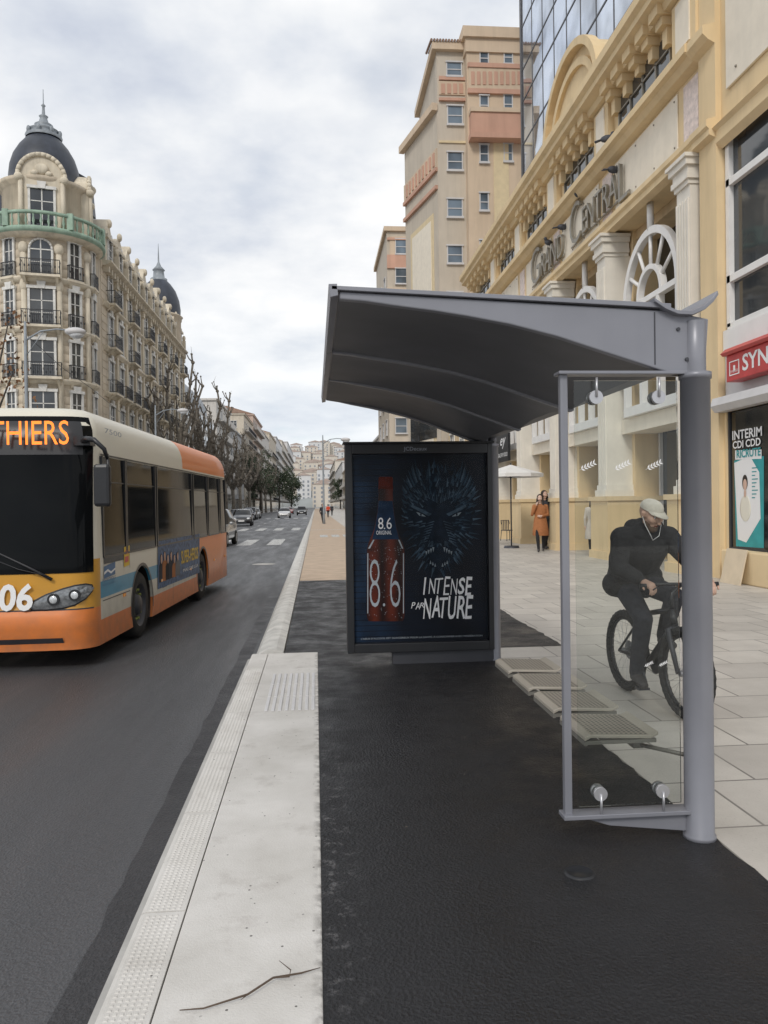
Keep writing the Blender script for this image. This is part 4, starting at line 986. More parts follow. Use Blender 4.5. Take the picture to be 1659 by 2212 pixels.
mb.prism([(XF-.1,cy-r_*math.cos(math.pi*i/n),13.3+r_*.82*math.sin(math.pi*i/n)) for i in range(n+1)],(.8,0,0)); mb.build('arched_pediment','wall_ochre',gc)
for rr,e in ((1.0,.25),(.82,.12)):
    mb=MB()
    for i in range(n):
        t1,t2=math.pi*i/n,math.pi*(i+1)/n
        q=[]
        for t__,rad in ((t1,rr),(t2,rr),(t2,rr-.1),(t1,rr-.1)): q.append((XF-.1-e,cy-r_*rad*math.cos(t__),13.3+r_*rad*.82*math.sin(t__)+(.12 if rr==1 else 0)))
        mb.prism(q,(e+.02,0,0))
    mb.build('arch_moulding','wall_ochre',gc)
for i in range(len(ends)-1):
    ya,yb_=ends[i],ends[i+1]
    if yb_-ya<2.4: 
        MB().box(XF+.4,XF+.6,ya,yb_,0,9.05).build('bay_wall','wall_ochre',gc); continue
    c=(ya+yb_)/2; r_=min(1.65,(yb_-ya)/2-.85); zs_=6.75; xw=XF+.05
    MB().box(XF+1.2,XF+1.23,ya+.4,yb_-.4,.1,9.05).build('bay_glass','glass_shop',gc)
    mb=MB(); mb.box(XF+.9,XF+1.18,ya+.5,yb_-.5,3.55,3.8)
    for q in range(4): yy_=ya+.7+(yb_-ya-1.4)*q/3; mb.box(XF+1.1,XF+1.19,yy_-.04,yy_+.04,.1,3.55)
    mb.build('shop_frame','white_grey',gc)
    mb=MB(); n=24
    def ring(r1_,r2_):
        for k in range(n):
            t1,t2=math.pi*k/n,math.pi*(k+1)/n
            mb.prism([(xw,c-r1_*math.cos(t1),zs_+r1_*math.sin(t1)),(xw,c-r1_*math.cos(t2),zs_+r1_*math.sin(t2)),(xw,c-r2_*math.cos(t2),zs_+r2_*math.sin(t2)),(xw,c-r2_*math.cos(t1),zs_+r2_*math.sin(t1))],(.16,0,0))
    ring(r_,r_-.18); ring(r_*.45,r_*.45-.12)
    for k in range(1,6):
        t1=math.pi*k/6; mb.tube([(xw+.08,c-(r_*.42)*math.cos(t1),zs_+r_*.42*math.sin(t1)),(xw+.08,c-(r_-.08)*math.cos(t1),zs_+(r_-.08)*math.sin(t1))],.05,6)
    mb.box(xw-.005,xw+.165,c-r_,c+r_,zs_-.14,zs_-.001); mb.box(xw-.005,xw+.165,c-r_,c+r_,3.85,4.1)
    for s_ in (-1,-.33,.33,1): yy_=c+s_*(r_-.09); mb.box(xw,xw+.16,yy_-.08,yy_+.08,4.1,zs_-.141)
    mb.box(xw,xw+.16,c-r_,c+r_,5.4,5.5); mb.tube([(xw+.08,c,zs_+r_-.05),(xw+.08,c,9.05)],.09,8)
    for s_ in (-1,1): mb.box(xw+.01,xw+.15,min(c+s_*r_,c+s_*(yb_-ya)/2),max(c+s_*r_,c+s_*(yb_-ya)/2),4.9,5.0)
    mb.build('arched_window','white_paint',gc)
    mb=MB(); mb.box(XF+.2,XF+1.1,ya+.35,yb_-.35,3.45,3.84); mb.build('bay_lintel','cream_panel',gc)
MB().box(XF+.6,XF+1.2,piers[0],YFar,8.8,9.04).build('bay_soffit','wall_ochre_dark',gc)
def gtx(s,pa,pb,z0,z1,th=.09):
    ya=yX(pa,XF-.14); yb_=yX(pb,XF-.14); P=Vector((XF-.14,ya,z0)); text(s,P,-UY,UZ,ya-yb_,z1-z0,'bronze',gc,name='name_lettering',thick=th,bold=-.012)
gtx('G',1155,1174,9.6,10.85); gtx('RAND',1177,1224,9.68,10.42)
gtx('C',1240,1262,9.6,10.85); gtx('ENTRA',1267,1342,9.68,10.42); gtx('L',1346,1366,9.5,10.5)
mb=MB()
for pa,pb in ((1155,1224),(1240,1366)): mb.box(XF-.1,XF-.06,yX(pb,XF-.1),yX(pa,XF-.1),9.64,9.68)
mb.build('letter_rail','bronze',gc)
XPc=XF-.12
ye=ysplit; yq=yX(1554,XPc)
mb=MB(); mb.box(XPc,XF+2,yq,ye,0,16.5); mb.build('corner_pier','wall_ochre',gc)
prof([(0,8.95),(.14,9.0),(.14,9.12),(.2,9.17),(.2,9.3),(0,9.36)],yq,ye+.05,'wall_ochre','pier_moulding',XPc)
prof([(0,10.85),(.14,10.92),(.26,11.03),(.26,11.2),(0,11.25)],yq,ye+.05,'wall_ochre','pier_moulding',XPc)
mb=MB(); mb.box(XF,XF+2,YN,yq,8.85,16.5); mb.box(XF+1,XF+3,YN,yq,0,8.85); mb.build('bay_wall','wall_ochre',gc)
pn=MB().box(XF-.06,XF-.003,YN,yq-.3,9.75,12.9).build('fascia_panel','cream_panel',gc,bevel=.01)
mb=MB()
for q in range(6):
    for zz_ in (10.0,12.6): mb.ball((XF-.065,yq-.7-q*1.4,zz_),.03,8,5)
mb.build('panel_screws','bronze',pn)
prof([(0,8.7),(.12,8.82),(.12,9.05),(.2,9.12),(0,9.2)],YN,yq,'wall_ochre','lintel')
prof([(0,13.2),(.3,13.3),(.3,13.7),(0,13.8)],YN,yq,'wall_ochre','lintel')
zA,zB=AX(1556,345,XF).z,AX(1556,712,XF).z
w_=MB().box(XF+.15,XF+.17,YN,yq-.06,zB,8.85).build('large_window','glass_dark',gc)
mb=MB()
for yy_ in (yq-.1,yX(1659,XF)-1.2): mb.box(XF+.05,XF+.149,yy_-.08,yy_+.06,zB,8.85)
for z in (AX(1558,402,XF).z,AX(1560,608,XF).z,zB): mb.box(XF+.05,XF+.148,YN,yq-.06,z-.07,z+.07)
mb.box(XF-.02,XF+.25,YN,yq-.02,zB-.5,zB-.071); mb.build('window_frame','white_paint',w_)
zc=AX(1545,865,XF).z
MB().box(XF+.02,XF+.9,YN,yq-.03,zc,zB-.52).build('grey_band','white_grey',gc)
prof([(0,zc-.3),(.2,zc-.3),(.3,zc-.18),(.25,zc-.02),(0,zc)],YN,yq+.0,'white_grey','rolled_awning')
zs1=AX(1575,768,XF-.3).z; zs0=AX(1577,824,XF-.3).z; ys1=yX(1572,XF-.3)
sg=thing('shop_sign',(XF-.2,ys1-1.5,zs0),'red shop sign box with white letters above the agency window','sign')
MB().box(XF-.3,XF+.0,YN+2,ys1,zs0,zs1).build('sign_box','red_sign',sg,bevel=.01)
mb=MB(); mb.prism([(XF-.35,YN+2,zs1+.003),(XF-.4,YN+2,zs1+.05),(XF-.3,YN+2,zs1+.14),(XF,YN+2,zs1+.14),(XF,YN+2,zs1+.003)],(0,ys1-YN-1.95,0)); mb.build('sign_hood','red_sign',sg)
P=Vector((XF-.305,yX(1607,XF-.3),zs0+.12)); wS=P.y-yX(1663,XF-.3); text('SYN',P,-UY,UZ,wS,(zs1-zs0)*.62,'white_text',sg,bold=.02)
text('ERGIE',P-UY*(wS+.08),-UY,UZ,wS*1.6,(zs1-zs0)*.62,'white_text',sg,bold=.02)
mb=MB(); ya_=yX(1579,XF-.3); yb__=yX(1600,XF-.3)
for q in ((ya_,ya_-.02,zs0+.12,zs1-.15),(yb__+.02,yb__,zs0+.12,zs1-.15)): mb.box(XF-.308,XF-.302,q[1],q[0],q[2],q[3])
mb.box(XF-.308,XF-.302,yb__,ya_,zs0+.1,zs0+.12); mb.box(XF-.308,XF-.302,yb__,ya_,zs1-.15,zs1-.13); mb.box(XF-.308,XF-.302,(ya_+yb__)/2-.03,(ya_+yb__)/2+.03,zs1-.32,zs1-.22); mb.build('sign_emblem','white_text',sg)
text('SYNERGIE',(XF-.309,ya_-.04,zs0+.15),-UY,UZ,ya_-yb__-.08,.05,'white_text',sg)
yw1=yX(1571,XF); zw0_=AX(1575,1188,XF).z
MB().box(XF+.0,XF+.9,yw1+.0,yq,0,zc-.3).build('bay_wall','wall_ochre',gc)
MB().box(XF+.0,XF+.9,YN,yw1,0,zw0_).build('bay_wall','wall_ochre',gc)
w_=MB().box(XF+.06,XF+.08,YN,yw1,zw0_,zc-.3).build('agency_window','glass_shop',gc)
mb=MB()
for yy_ in (yw1-.025,yX(1659,XF)-.1,yX(1659,XF)-1.7): mb.box(XF+.03,XF+.059,yy_-.025,yy_+.025,zw0_,zc-.3)
mb.box(XF+.03,XF+.058,YN,yw1-.051,zw0_,zw0_+.06); mb.build('window_frame','metal_dark',w_)
def W(px,py,o=0): return AX(px,py,XF+.055-o)
mb=MB(); mb.mi=0; mb.face([W(1586,995),W(1590,1180),W(1650,1184),W(1650,985)]); mb.mi=1; mb.face([W(1586,1000,.002),W(1594,1165,.002),W(1612,1172,.002),W(1643,1120,.002),W(1640,1020,.002),W(1620,985,.002)])
mb.mi=3; c_=W(1609,1042,.006); mb.ball(c_,(.004,.1,.15),12,9); mb.mi=2; c_=W(1609,1047,.010); mb.ball(c_,(.004,.07,.11),12,9); mb.mi=5; c_=W(1610,1098,.006); mb.ball(c_,(.004,.2,.26),14,9); mb.mi=2; c_=W(1609,1066,.012); mb.ball(c_,(.003,.04,.08),8,6)
for k in range(9): mb.mi=4; a_=W(1624,1010+k*8,.006); b_=W(1637-(k%3)*3,1010+k*8+2,.006); mb.face([a_,(a_.x,b_.y,a_.z),(a_.x,b_.y,a_.z-.02),(a_.x,a_.y,a_.z-.02)])
wp=mb.build('window_poster',['teal','white_text','skin_light','hair','teal','cream_text'],w_)
def wt(s,xa,yb_,xb,h_,m): P=W(xa,yb_,.012); q=W(xb,yb_,.012); text(s,P,-UY,UZ,P.y-q.y,h_,m,w_,bold=.02)
wt('INTERIM',1582,951,1646,.18,'white_text'); wt('CDI CDD',1583,970,1643,.15,'white_text')
mb=MB(); mb.face([W(1588,973,.004),W(1588,993,.004),W(1645,991,.004),W(1645,971,.004)]); mb.build('window_banner','white_text',w_); wt('RICRUTE',1591,990,1643,.16,'teal')
MB().box(XF-.3,XF,YN,yX(1556,XF-.3),0,.62).build('wall_plinth','wall_ochre',gc,bevel=.03)
xh=XF-.5
a_=AX(1552,1195,xh); b_=AX(1596,1262,xh)
tag(MB().prism([(XF-.48,a_.y,0),(XF-.33,a_.y,.66),(XF-.31,a_.y,.66),(XF-.46,a_.y,0)],(0,b_.y-a_.y,0)).build('cardboard_sheet','cardboard',bevel=.003),'flat cardboard sheet leaning on the ochre plinth under the agency window','cardboard')
ya,yb_=yX(1080,XF),yX(1117,XF)
cs=thing('cafe_sign',(XF-.3,(ya+yb_)/2,3.35),'black cafe sign board with white lettering beside the poster case','sign')
MB().box(XF-.35,XF-.25,yb_,ya,3.35,4.5).build('sign_board','frame_black',cs)
text('JUICE-HEALTHY FOOD',(XF-.355,ya-.5,3.5),-UY,UZ,ya-yb_-.6,.22,'white_text',cs,bold=.01); text('ey',(XF-.355,ya-1.7,3.9),-UY,UZ,1.0,.45,'white_text',cs,shear=.3,bold=.01)
P=AX(1238,1010,XF+1.1); text('ATTICA',P,-UY,UZ,1.5,.28,'grey_text',gc,name='shop_lettering',bold=.02)
# ---------------------------------------------------------------- pigeons
mb=MB(); mb.s=True; mb.ball((0,0,.13),(.085,.15,.08)); mb.ball((0,-.13,.22),(.045,.05,.05)); mb.tube([(0,-.08,.15),(0,-.13,.22)],[.055,.038],8); mb.tube([(0,-.17,.22),(0,-.205,.21)],[.012,.003],5); mb.prism([(-.035,.1,.12),(.035,.1,.12),(.05,.27,.09),(-.05,.27,.09)],(0,0,.02)); mb.tube([(.03,0,.07),(.03,-.01,0)],.008,4); mb.tube([(-.03,0,.07),(-.03,-.01,0)],.008,4)
pm=mb.mesh('pigeon',['bird'])
for px,z,rz,lb in ((1320,11.26,60,'dark pigeon perched on the ledge above the name letters'),(1333,10.42,100,'dark pigeon on top of the right end of the long name letters'),(1259,10.83,-70,'dark pigeon on top of the tall letter C'),(1222,10.42,90,'dark pigeon on the last letter of the first word'),(1192,10.42,-60,'dark pigeon on the middle of the first word')):
    o=bpy.data.objects.new('pigeon',pm); C.objects.link(o); x=XF-.14 if z<11.1 else XF-.3; o.location=(x,yX(px,x),z); o.rotation_euler=(0,0,R(rz)); o.scale=(1.2,1.2,1.2); tag(o,lb,'pigeon')
# ---------------------------------------------------------------- trees
def bare_tree(name,x,y,h,label,group,seed,m='bark'):
    rn=random.Random(seed); t_=thing(name,(x,y,-.03),label,'tree',group)
    tr=MB(); top_=h*.36; lean=rn.uniform(-.3,.3)
    tr.tube([(0,0,0),(0,0,.4),(lean*.4,0,top_*.5),(lean,0,top_)],[.42,.32,.28,.26],10); tr.build('trunk',m,t_,local=True)
    cr=MB(); nL=rn.randint(5,7)
    for i in range(nL):
        a=2*math.pi*i/nL+rn.uniform(-.3,.3); p=Vector((lean,0,top_-rn.uniform(0,.6))); pts=[p]; rad=[.17]
        rmax=rn.uniform(1.1,3.1); hh=h*rn.uniform(.72,1.0)
        for k in range(1,6):
            u=k/5; q=Vector((lean+math.cos(a)*rmax*min(1,u*1.5)+rn.uniform(-.3,.3),math.sin(a)*rmax*min(1,u*1.5)+rn.uniform(-.3,.3),p.z+(hh-p.z)*u)); pts.append(q); rad.append(.17*(1-u*.55)+rn.uniform(0,.04))
        cr.tube(pts,rad,6)
        for k in range(1,6):
            cr.ball(pts[k],rad[k]*1.8,6,4)
            for j in range(rn.randint(2,4)):
                b_=rn.uniform(0,6.28); l_=rn.uniform(.4,1.1); d=Vector((math.cos(b_)*.65,math.sin(b_)*.65,rn.uniform(.5,1.2))).normalized(); m1=pts[k]+d*l_*.6; e=m1+(d+Vector((0,0,.8))).normalized()*l_*.6
                cr.tube([pts[k],m1,e],[.07,.055,.04],4); cr.ball(e,.09,5,3)
                if j==0: cr.tube([e,e+Vector((rn.uniform(-.25,.25),rn.uniform(-.25,.25),rn.uniform(.3,.7)))],[.022,.008],3,False)
    cr.build('crown',m,t_,local=True); return t_
XT=-12.3
ty=[72,81,90,100,111,123,136,150,166,184,205,230]
for i,y in enumerate(ty):
    bare_tree('plane_tree',XT+random.uniform(-.4,.4),y,[14.8,13,14.8,12.4,13.8,12.4,13.8,12.8,13,13,13,13.5][i],'bare pollarded plane tree with knobbly upright limbs in the row behind the bus' if i>3 else ['tallest bare plane tree of the row nearest the domed building','second bare plane tree from the domed building end of the row','third bare plane tree from the near end of the row','fourth bare plane tree from the near end of the row'][i],'plane trees in the row along the left pavement' if i>3 else None,i+3)
def leafy(name,x,y,h,r,label,seed,m='leaf_dark',n=2600,base=.25,s=.35):
    rn=random.Random(seed); t_=thing(name,(x,y,-.03),label,'tree'); tr=MB(); tr.tube([(0,0,0),(.1,0,h*.3),(0,.1,h*.7)],[.3,.22,.08],8)
    cl=[(Vector((rn.uniform(-1,1)*r*.65,rn.uniform(-1,1)*r*.65,h*(base+rn.random()*(1-base-.1)))),rn.uniform(.25,.5)*r) for _ in range(16)]
    for c_,q in cl[:8]: tr.tube([(0,0,h*.3),c_],[.09,.03],5)
    tr.build('trunk','bark_dark',t_,local=True); cr=MB()
    for k in range(n):
        c_,q=rn.choice(cl); d=Vector((rn.gauss(0,1),rn.gauss(0,1),rn.gauss(0,1))).normalized(); p=c_+d*q*rn.uniform(.6,1.05); a=Vector((rn.uniform(-1,1),rn.uniform(-1,1),rn.uniform(-1,1))).normalized(); b_=a.cross(d)
        if b_.length<.1: continue
        b_.normalize(); l_=s*rn.uniform(.6,1.3); cr.face([p-a*l_*.5,p+b_*l_*.3,p+a*l_*.5,p-b_*l_*.3])
    cr.build('crown',m,t_,local=True); return t_
leafy('evergreen_tree',-11.3,165,14,4.2,'dark evergreen tree after the bare plane trees on the left',1)
leafy('evergreen_tree',-10.5,232,15,5,'rounder dark evergreen tree beyond the first one on the left',2,n=2200,s=.5)
leafy('evergreen_tree',-9,300,14,5,'farthest dark evergreen tree on the left of the avenue',3,n=1800,s=.6)
leafy('evergreen_tree',10.2,330,13,4,'dark evergreen tree far down the right of the avenue',4,n=1500,s=.6)
leafy('leafy_tree',-15.4,38,12.6,3.0,'tree with sparse rust coloured leaves at the left edge',6,m='leaf_rust',n=700,s=.22,base=.4)
# ---------------------------------------------------------------- street lamps and cable
def lamp(P,label):
    t_=thing('street_lamp',(P[0]-1.9,P[1],-.03),label,'street lamp'); Z=P[2]+.03
    MB().tube([(0,0,0),(0,0,1),(0,0,Z-.3),(0,0,Z+.5)],[.12,.09,.06,.04],12).build('pole','zinc',t_,local=True)
    MB().tube([(0,0,Z-.25),(.6,0,Z+.12),(1.2,0,Z+.2),(1.75,0,Z+.16)],[.04,.035,.03,.03],8).tube([(0,0,Z-.9),(.7,0,Z+.1)],.015,6).build('arm','zinc',t_,local=True)
    mb=MB(); mb.s=True; mb.ball((1.95,0,Z+.1),(.42,.3,.17),16,10); h_=mb.build('lamp_head','white_grey',t_,local=True)
    MB().ball((2.0,0,Z-.02),(.3,.22,.16),14,8).build('lamp_glass','lamp_lens',h_,local=True)
for (px,py),lb in zip(((160,722),(393,890)),('grey street lamp with curved arm in front of the domed building','grey street lamp with curved arm beside the bare plane trees')):
    P=AX(px,py,-9.6); lamp(P,lb)
P=AX(745,952,2.6); lamp((P.x,P.y,P.z),'grey street lamp far away above the poster case')
a=AX(60,726,-11.4); b_=AX(196,838,-11.0)
tag(MB().tube([a,(a+b_)/2-UZ*.15,b_,b_+(b_-a)*.8],.012,5).build('overhead_cable','iron'),'thin dark cable running down from the lamp across the domed building','cable')
# ---------------------------------------------------------------- cars
def car(x,y,rz,col,label,suv=False,group=None):
    t_=thing('car',(x,y,ZR),label,'car',group,rz)
    k=1.12 if suv else 1
    st=[(-2.12,.66,.62,.62,.5),(-2.0,.8,.74,.74,.6),(-1.6,.87,.85,.86,.72),(-1.05,.9,.97,.98,.76),(-.35,.9,1.0,1.42*k,.66),(.3,.9,1.01,1.47*k,.66),(1.2,.9,1.02,1.42*k,.64),(1.75,.88,1.03,1.12*k,.68),(2.0,.84,.95,.98,.66),(2.1,.74,.7,.72,.6)]
    vs=[]
    for (yy,w,bz,rz_,rw) in st:
        half_=[(w*.9,.24),(w,.36),(w*1.0,bz*.72),(w*.96,bz),(rw if rz_>bz+.05 else w*.8,rz_),(rw*.6,rz_+.03),(0,rz_+.04)]
        ring_=[(a,yy,b) for a,b in half_]+[(-a,yy,b) for a,b in half_[-2::-1]]
        vs+=ring_
    n=13; mb=MB(); mb.s=True
    for i in range(len(st)-1):
        for j in range(n-1):
            g=0
            if 3<=i<=6 and j in(3,8): g=1
            if i in(3,7) and 4<=j<=7: g=1
            if i==6 and 4<=j<=7: g=1
            mb.mi=g; mb.add([vs[i*n+j],vs[i*n+j+1],vs[(i+1)*n+j+1],vs[(i+1)*n+j]],[(3,2,1,0)])
    mb.mi=0; mb.add(vs[:n],[list(range(n))]); mb.add(vs[-n:],[list(range(n))[::-1]])
    mb.add([vs[i*n] for i in range(len(st))]+[vs[i*n+n-1] for i in range(len(st))],[(i,i+1,len(st)+i+1,len(st)+i) for i in range(len(st)-1)])
    b=mb.build('car_body',[col,'glass_bus'],t_,local=True)
    bm=bmesh.new(); bm.from_mesh(b.data); bmesh.ops.remove_doubles(bm,verts=bm.verts,dist=.001); bmesh.ops.recalc_face_normals(bm,faces=bm.faces); bm.to_mesh(b.data); bm.free()
    for sx_ in (-1,1):
        for wy in (-1.3,1.3):
            xx=sx_*.92; mb=MB().tube([(xx-.2*sx_,wy,.32),(xx,wy,.32)],.325,20); w_=mb.build('wheel','black_rubber',t_,local=True); MB().tube([(xx-.05*sx_,wy,.32),(xx+.006*sx_,wy,.32)],.2,14).build('rim','rim',w_,local=True)
        MB().ball((sx_*.62,-2.03,.68),(.2,.09,.09),10,6).build('headlight','lamp_lens',t_,local=True)
        MB().ball((sx_*.7,2.02,.85),(.12,.07,.12),8,6).build('tail_light','red_sign',t_,local=True)
        MB().ball((sx_*1.0,-.7,1.02),(.1,.07,.07),8,6).build('mirror',col,t_,local=True)
    MB().box(-.26,.26,-2.16,-2.1,.42,.53).build('number_plate','white_text',t_,local=True); MB().box(-.45,.45,-2.13,-2.05,.28,.4).build('grille','frame_black',t_,local=True)
    return t_
car(-4.75,37,R(-3),'car_silver','silver car just behind the bus, mostly hidden by it',True)
car(-6.7,74,R(2),'car_black','black hatchback facing us in the road left of the silver car')
car(-8.3,86,0,'car_grey','dark grey parked car behind the black hatchback')
car(-8.6,93,0,'car_white','white parked car third in the far kerb line')
car(-8.6,100,0,'car_blue','blue parked car between two parked cars')
car(-8.7,107,0,'car_black','black parked car near the end of the kerb line',True)
car(-8.7,114,0,'car_silver','silver parked car at the far end of the kerb line')
car(-4.6,118,0,'car_white','white car driving toward us in the middle of the road')
car(-2.6,150,0,'car_black','black car far away in the lane by the cycle path',True)
car(-5.6,170,0,'car_red','tiny red car far away in the avenue')
car(-9.9,58,0,'car_black','dark car parked at the left kerb behind the bus',True)
# ---------------------------------------------------------------- figures
def capsule(p0,p1,r0,r1,wide=None,n=14):
    p0,p1=Vector(p0),Vector(p1); d=p1-p0; L_=d.length
    if L_<1e-5: d=Vector((0,0,1))
    d.normalize(); ax=Vector(wide[0]) if wide else (Vector((1,0,0)) if abs(d.x)<.9 else Vector((0,1,0)))
    a=(ax-d*ax.dot(d)).normalized(); b=d.cross(a); k=wide[1] if wide else 1
    rings_=[]
    for i in range(0,5): t_=-math.pi/2+math.pi/2*i/4; rings_.append((p0+d*(r0*math.sin(t_)),r0*math.cos(t_)))
    for i in range(0,5): t_=math.pi/2*i/4; rings_.append((p1+d*(r1*math.sin(t_)),r1*math.cos(t_)))
    vs=[c+(a*math.cos(2*math.pi*j/n)*k+b*math.sin(2*math.pi*j/n))*max(r,1e-4) for c,r in rings_ for j in range(n)]
    fs=[(i*n+j,i*n+(j+1)%n,(i+1)*n+(j+1)%n,(i+1)*n+j) for i in range(9) for j in range(n)]+[list(range(n))[::-1],[9*n+j for j in range(n)]]
    return vs,fs
def fuse(name,caps,mats,parent,vox,smooth=3):
    mb=MB()
    for c_ in caps:
        vs,fs=capsule(*c_[:4],wide=c_[5] if len(c_)>5 else None); mb.add(vs,fs)
    me=mb.mesh(name,mats); o=bpy.data.objects.new(name,me); C.objects.link(o)
    r=o.modifiers.new('r','REMESH'); r.mode='VOXEL'; r.voxel_size=vox
    s_=o.modifiers.new('s','SMOOTH'); s_.factor=.5; s_.iterations=smooth
    bpy.context.view_layer.update(); dg=bpy.context.evaluated_depsgraph_get(); m2=bpy.data.meshes.new_from_object(o.evaluated_get(dg)); o.modifiers.clear(); o.data=m2
    nf=len(m2.polygons); cc=np.zeros(nf*3); m2.polygons.foreach_get('center',cc); cc=cc.reshape(-1,3); best=np.full(nf,1e9); idx=np.zeros(nf,int)
    for c_ in caps:
        a=np.array(c_[0],float); b=np.array(c_[1],float); d=b-a; L2=max(d@d,1e-9); t_=np.clip(((cc-a)@d)/L2,0,1); q=cc-(a+np.outer(t_,d))
        if len(c_)>5 and c_[5]:
            w=np.array(c_[5][0],float); w/=np.linalg.norm(w); cm=q@w; q=q-np.outer(cm*(1-1/c_[5][1]),w)
        ds=np.linalg.norm(q,axis=1)-(c_[2]+(c_[3]-c_[2])*t_); mk_=ds<best; best[mk_]=ds[mk_]; idx[mk_]=c_[4]
    m2.materials.clear()
    for k in mats: m2.materials.append(MT[k])
    m2.polygons.foreach_set('material_index',idx.astype(np.int32)); m2.polygons.foreach_set('use_smooth',[True]*nf); m2.update(); o.parent=parent
    return o
def hand(w,dirv,palm_n,mi,curl=.6,s=1.0,side=1):
    w=Vector(w); d=Vector(dirv).normalized(); n_=Vector(palm_n); n_=(n_-d*n_.dot(d)).normalized(); l_=d.cross(n_)*side; out=[]
    k=w+d*.085*s
    out.append((w,k,.026*s,.03*s,mi,(l_,1.35)))
    for i,(off,ln) in enumerate(((.03,.072),(.011,.08),(-.009,.074),(-.028,.06))):
        p=k+l_*off*s; q=p+(d*math.cos(curl*.5)+n_*math.sin(curl*.5))*ln*.45*s; r_=q+(d*math.cos(curl*1.4)+n_*math.sin(curl*1.4))*ln*.35*s; e=r_+(d*math.cos(curl*2.3)+n_*math.sin(curl*2.3))*ln*.28*s
        out+=[(p,q,.0105*s,.0095*s,mi),(q,r_,.0095*s,.0085*s,mi),(r_,e,.0085*s,.0075*s,mi)]
    p=w+d*.03*s+l_*.025*s; q=p+(l_*.75+d*.6+n_*.3).normalized()*.042*s; e=q+(d*.8+n_*.6).normalized()*.032*s
    out+=[(p,q,.013*s,.0115*s,mi),(q,e,.011*s,.009*s,mi)]
    return out
def headcaps(c,f,up,s,mi,beard=None):
    c=Vector(c); f=Vector(f).normalized(); up=Vector(up); up=(up-f*up.dot(f)).normalized(); l_=f.cross(up)
    o=[(c+up*.03*s,c+up*.03*s-f*.012*s,.088*s,.09*s,mi,(l_,.86)),(c-up*.03*s+f*.03*s,c-up*.075*s+f*.045*s,.062*s,.04*s,mi,(l_,.9)),
       (c+f*.092*s+up*.012*s,c+f*.112*s-up*.022*s,.010*s,.016*s,mi),(c+f*.06*s-up*.01*s+l_*.035*s,c+f*.06*s-up*.01*s-l_*.035*s,.034*s,.034*s,mi)]
    if beard is not None: o+=[(c+f*.064*s-up*.088*s-l_*.012*s,c+f*.064*s-up*.088*s+l_*.012*s,.03*s,.03*s,beard),(c+f*.035*s-up*.06*s-l_*.04*s,c+f*.035*s-up*.06*s+l_*.04*s,.026*s,.026*s,beard)]
    for s_ in(-1,1): o.append((c+l_*s_*.078*s-up*.005*s,c+l_*s_*.08*s+up*.02*s,.014*s,.016*s,mi)); o.append((c+f*.066*s+l_*s_*.035*s+up*.032*s,c+f*.07*s+l_*s_*.02*s+up*.032*s,.014*s,.014*s,mi))
    return o
def face_bits(c,f,up,s,par):
    c=Vector(c); f=Vector(f).normalized(); up=Vector(up); up=(up-f*up.dot(f)).normalized(); l_=f.cross(up); mb=MB()
    for s_ in(-1,1):
        mb.mi=0; mb.ball(c+f*.083*s+l_*s_*.032*s+up*.014*s,.0085*s,8,6); mb.mi=1; mb.ball(c+f*.09*s+l_*s_*.032*s+up*.014*s,.0045*s,6,5); mb.tube([c+f*.089*s+l_*s_*.018*s+up*.034*s,c+f*.083*s+l_*s_*.046*s+up*.036*s],.0035*s,5)
    e=mb.build('eyes',['white_text','hair'],par,local=True)
    mb=MB(); mb.tube([c+f*.09*s-l_*.02*s-up*.055*s,c+f*.098*s-up*.054*s,c+f*.09*s+l_*.02*s-up*.055*s],.0045*s,6); mb.build('mouth','red_cap',par,local=True)
cyc=thing('person',(2.62,6.1,0),'person in black hooded jacket and pale cap riding a bicycle behind the glass panel','person')
Lc=Vector((2.62,6.1,0)); V=lambda x,y,z:Vector((x,y,z))-Lc
P_=dict(pel=V(2.6,6.42,.96),wai=V(2.59,6.32,1.1),che=V(2.59,6.17,1.25),nek=V(2.6,6.07,1.37),hd=V(2.595,6.0,1.49))
caps=[(P_['pel']-UX*.06,P_['pel']+UX*.06,.135,.135,0,None),(P_['pel'],P_['wai'],.165,.16,1,(UX,1.2)),(P_['wai'],P_['che'],.165,.175,1,(UX,1.3)),(P_['che'],V(2.6,6.11,1.33),.165,.115,1,(UX,1.42)),(V(2.6,6.1,1.34),V(2.6,6.05,1.4),.082,.072,1),(P_['nek'],P_['hd']-UZ*.03,.055,.052,2)]
caps+=[(V(2.51,6.14,1.39),V(2.69,6.14,1.39),.07,.07,1),(V(2.6,6.17,1.38),V(2.6,6.23,1.3),.09,.075,1),(V(2.45,6.36,.92),V(2.75,6.36,.92),.11,.11,1),(V(2.46,6.26,1.0),V(2.73,6.26,1.0),.07,.07,1)]
for sgn,sh_,el,ha in ((-1,V(2.41,6.12,1.31),V(2.36,6.06,1.08),V(2.5,5.955,.985)),(1,V(2.79,6.12,1.31),V(2.93,6.04,1.12),V(3.02,5.94,.985))):
    caps+=[(V(2.6,6.13,1.32),sh_,.095,.09,1),(sh_,el,.086,.07,1),(el,el+(ha-el)*.75,.07,.058,1),(el+(ha-el)*.7,ha,.05,.034,1)]
    dv=(V(2.53 if sgn<0 else 2.99,5.86,.955)-ha); caps+=hand(ha+(ha-el).normalized()*.02,dv,(0,-.2,-1),2,curl=.8,side=sgn)
hipR,hipL=V(2.52,6.4,.93),V(2.69,6.4,.93)
knR,anR,toR=V(2.53,6.0,.68),V(2.525,6.14,.24),V(2.525,5.99,.165)
knL,anL,toL=V(2.75,5.93,.86),V(2.745,6.12,.53),V(2.745,5.96,.475)
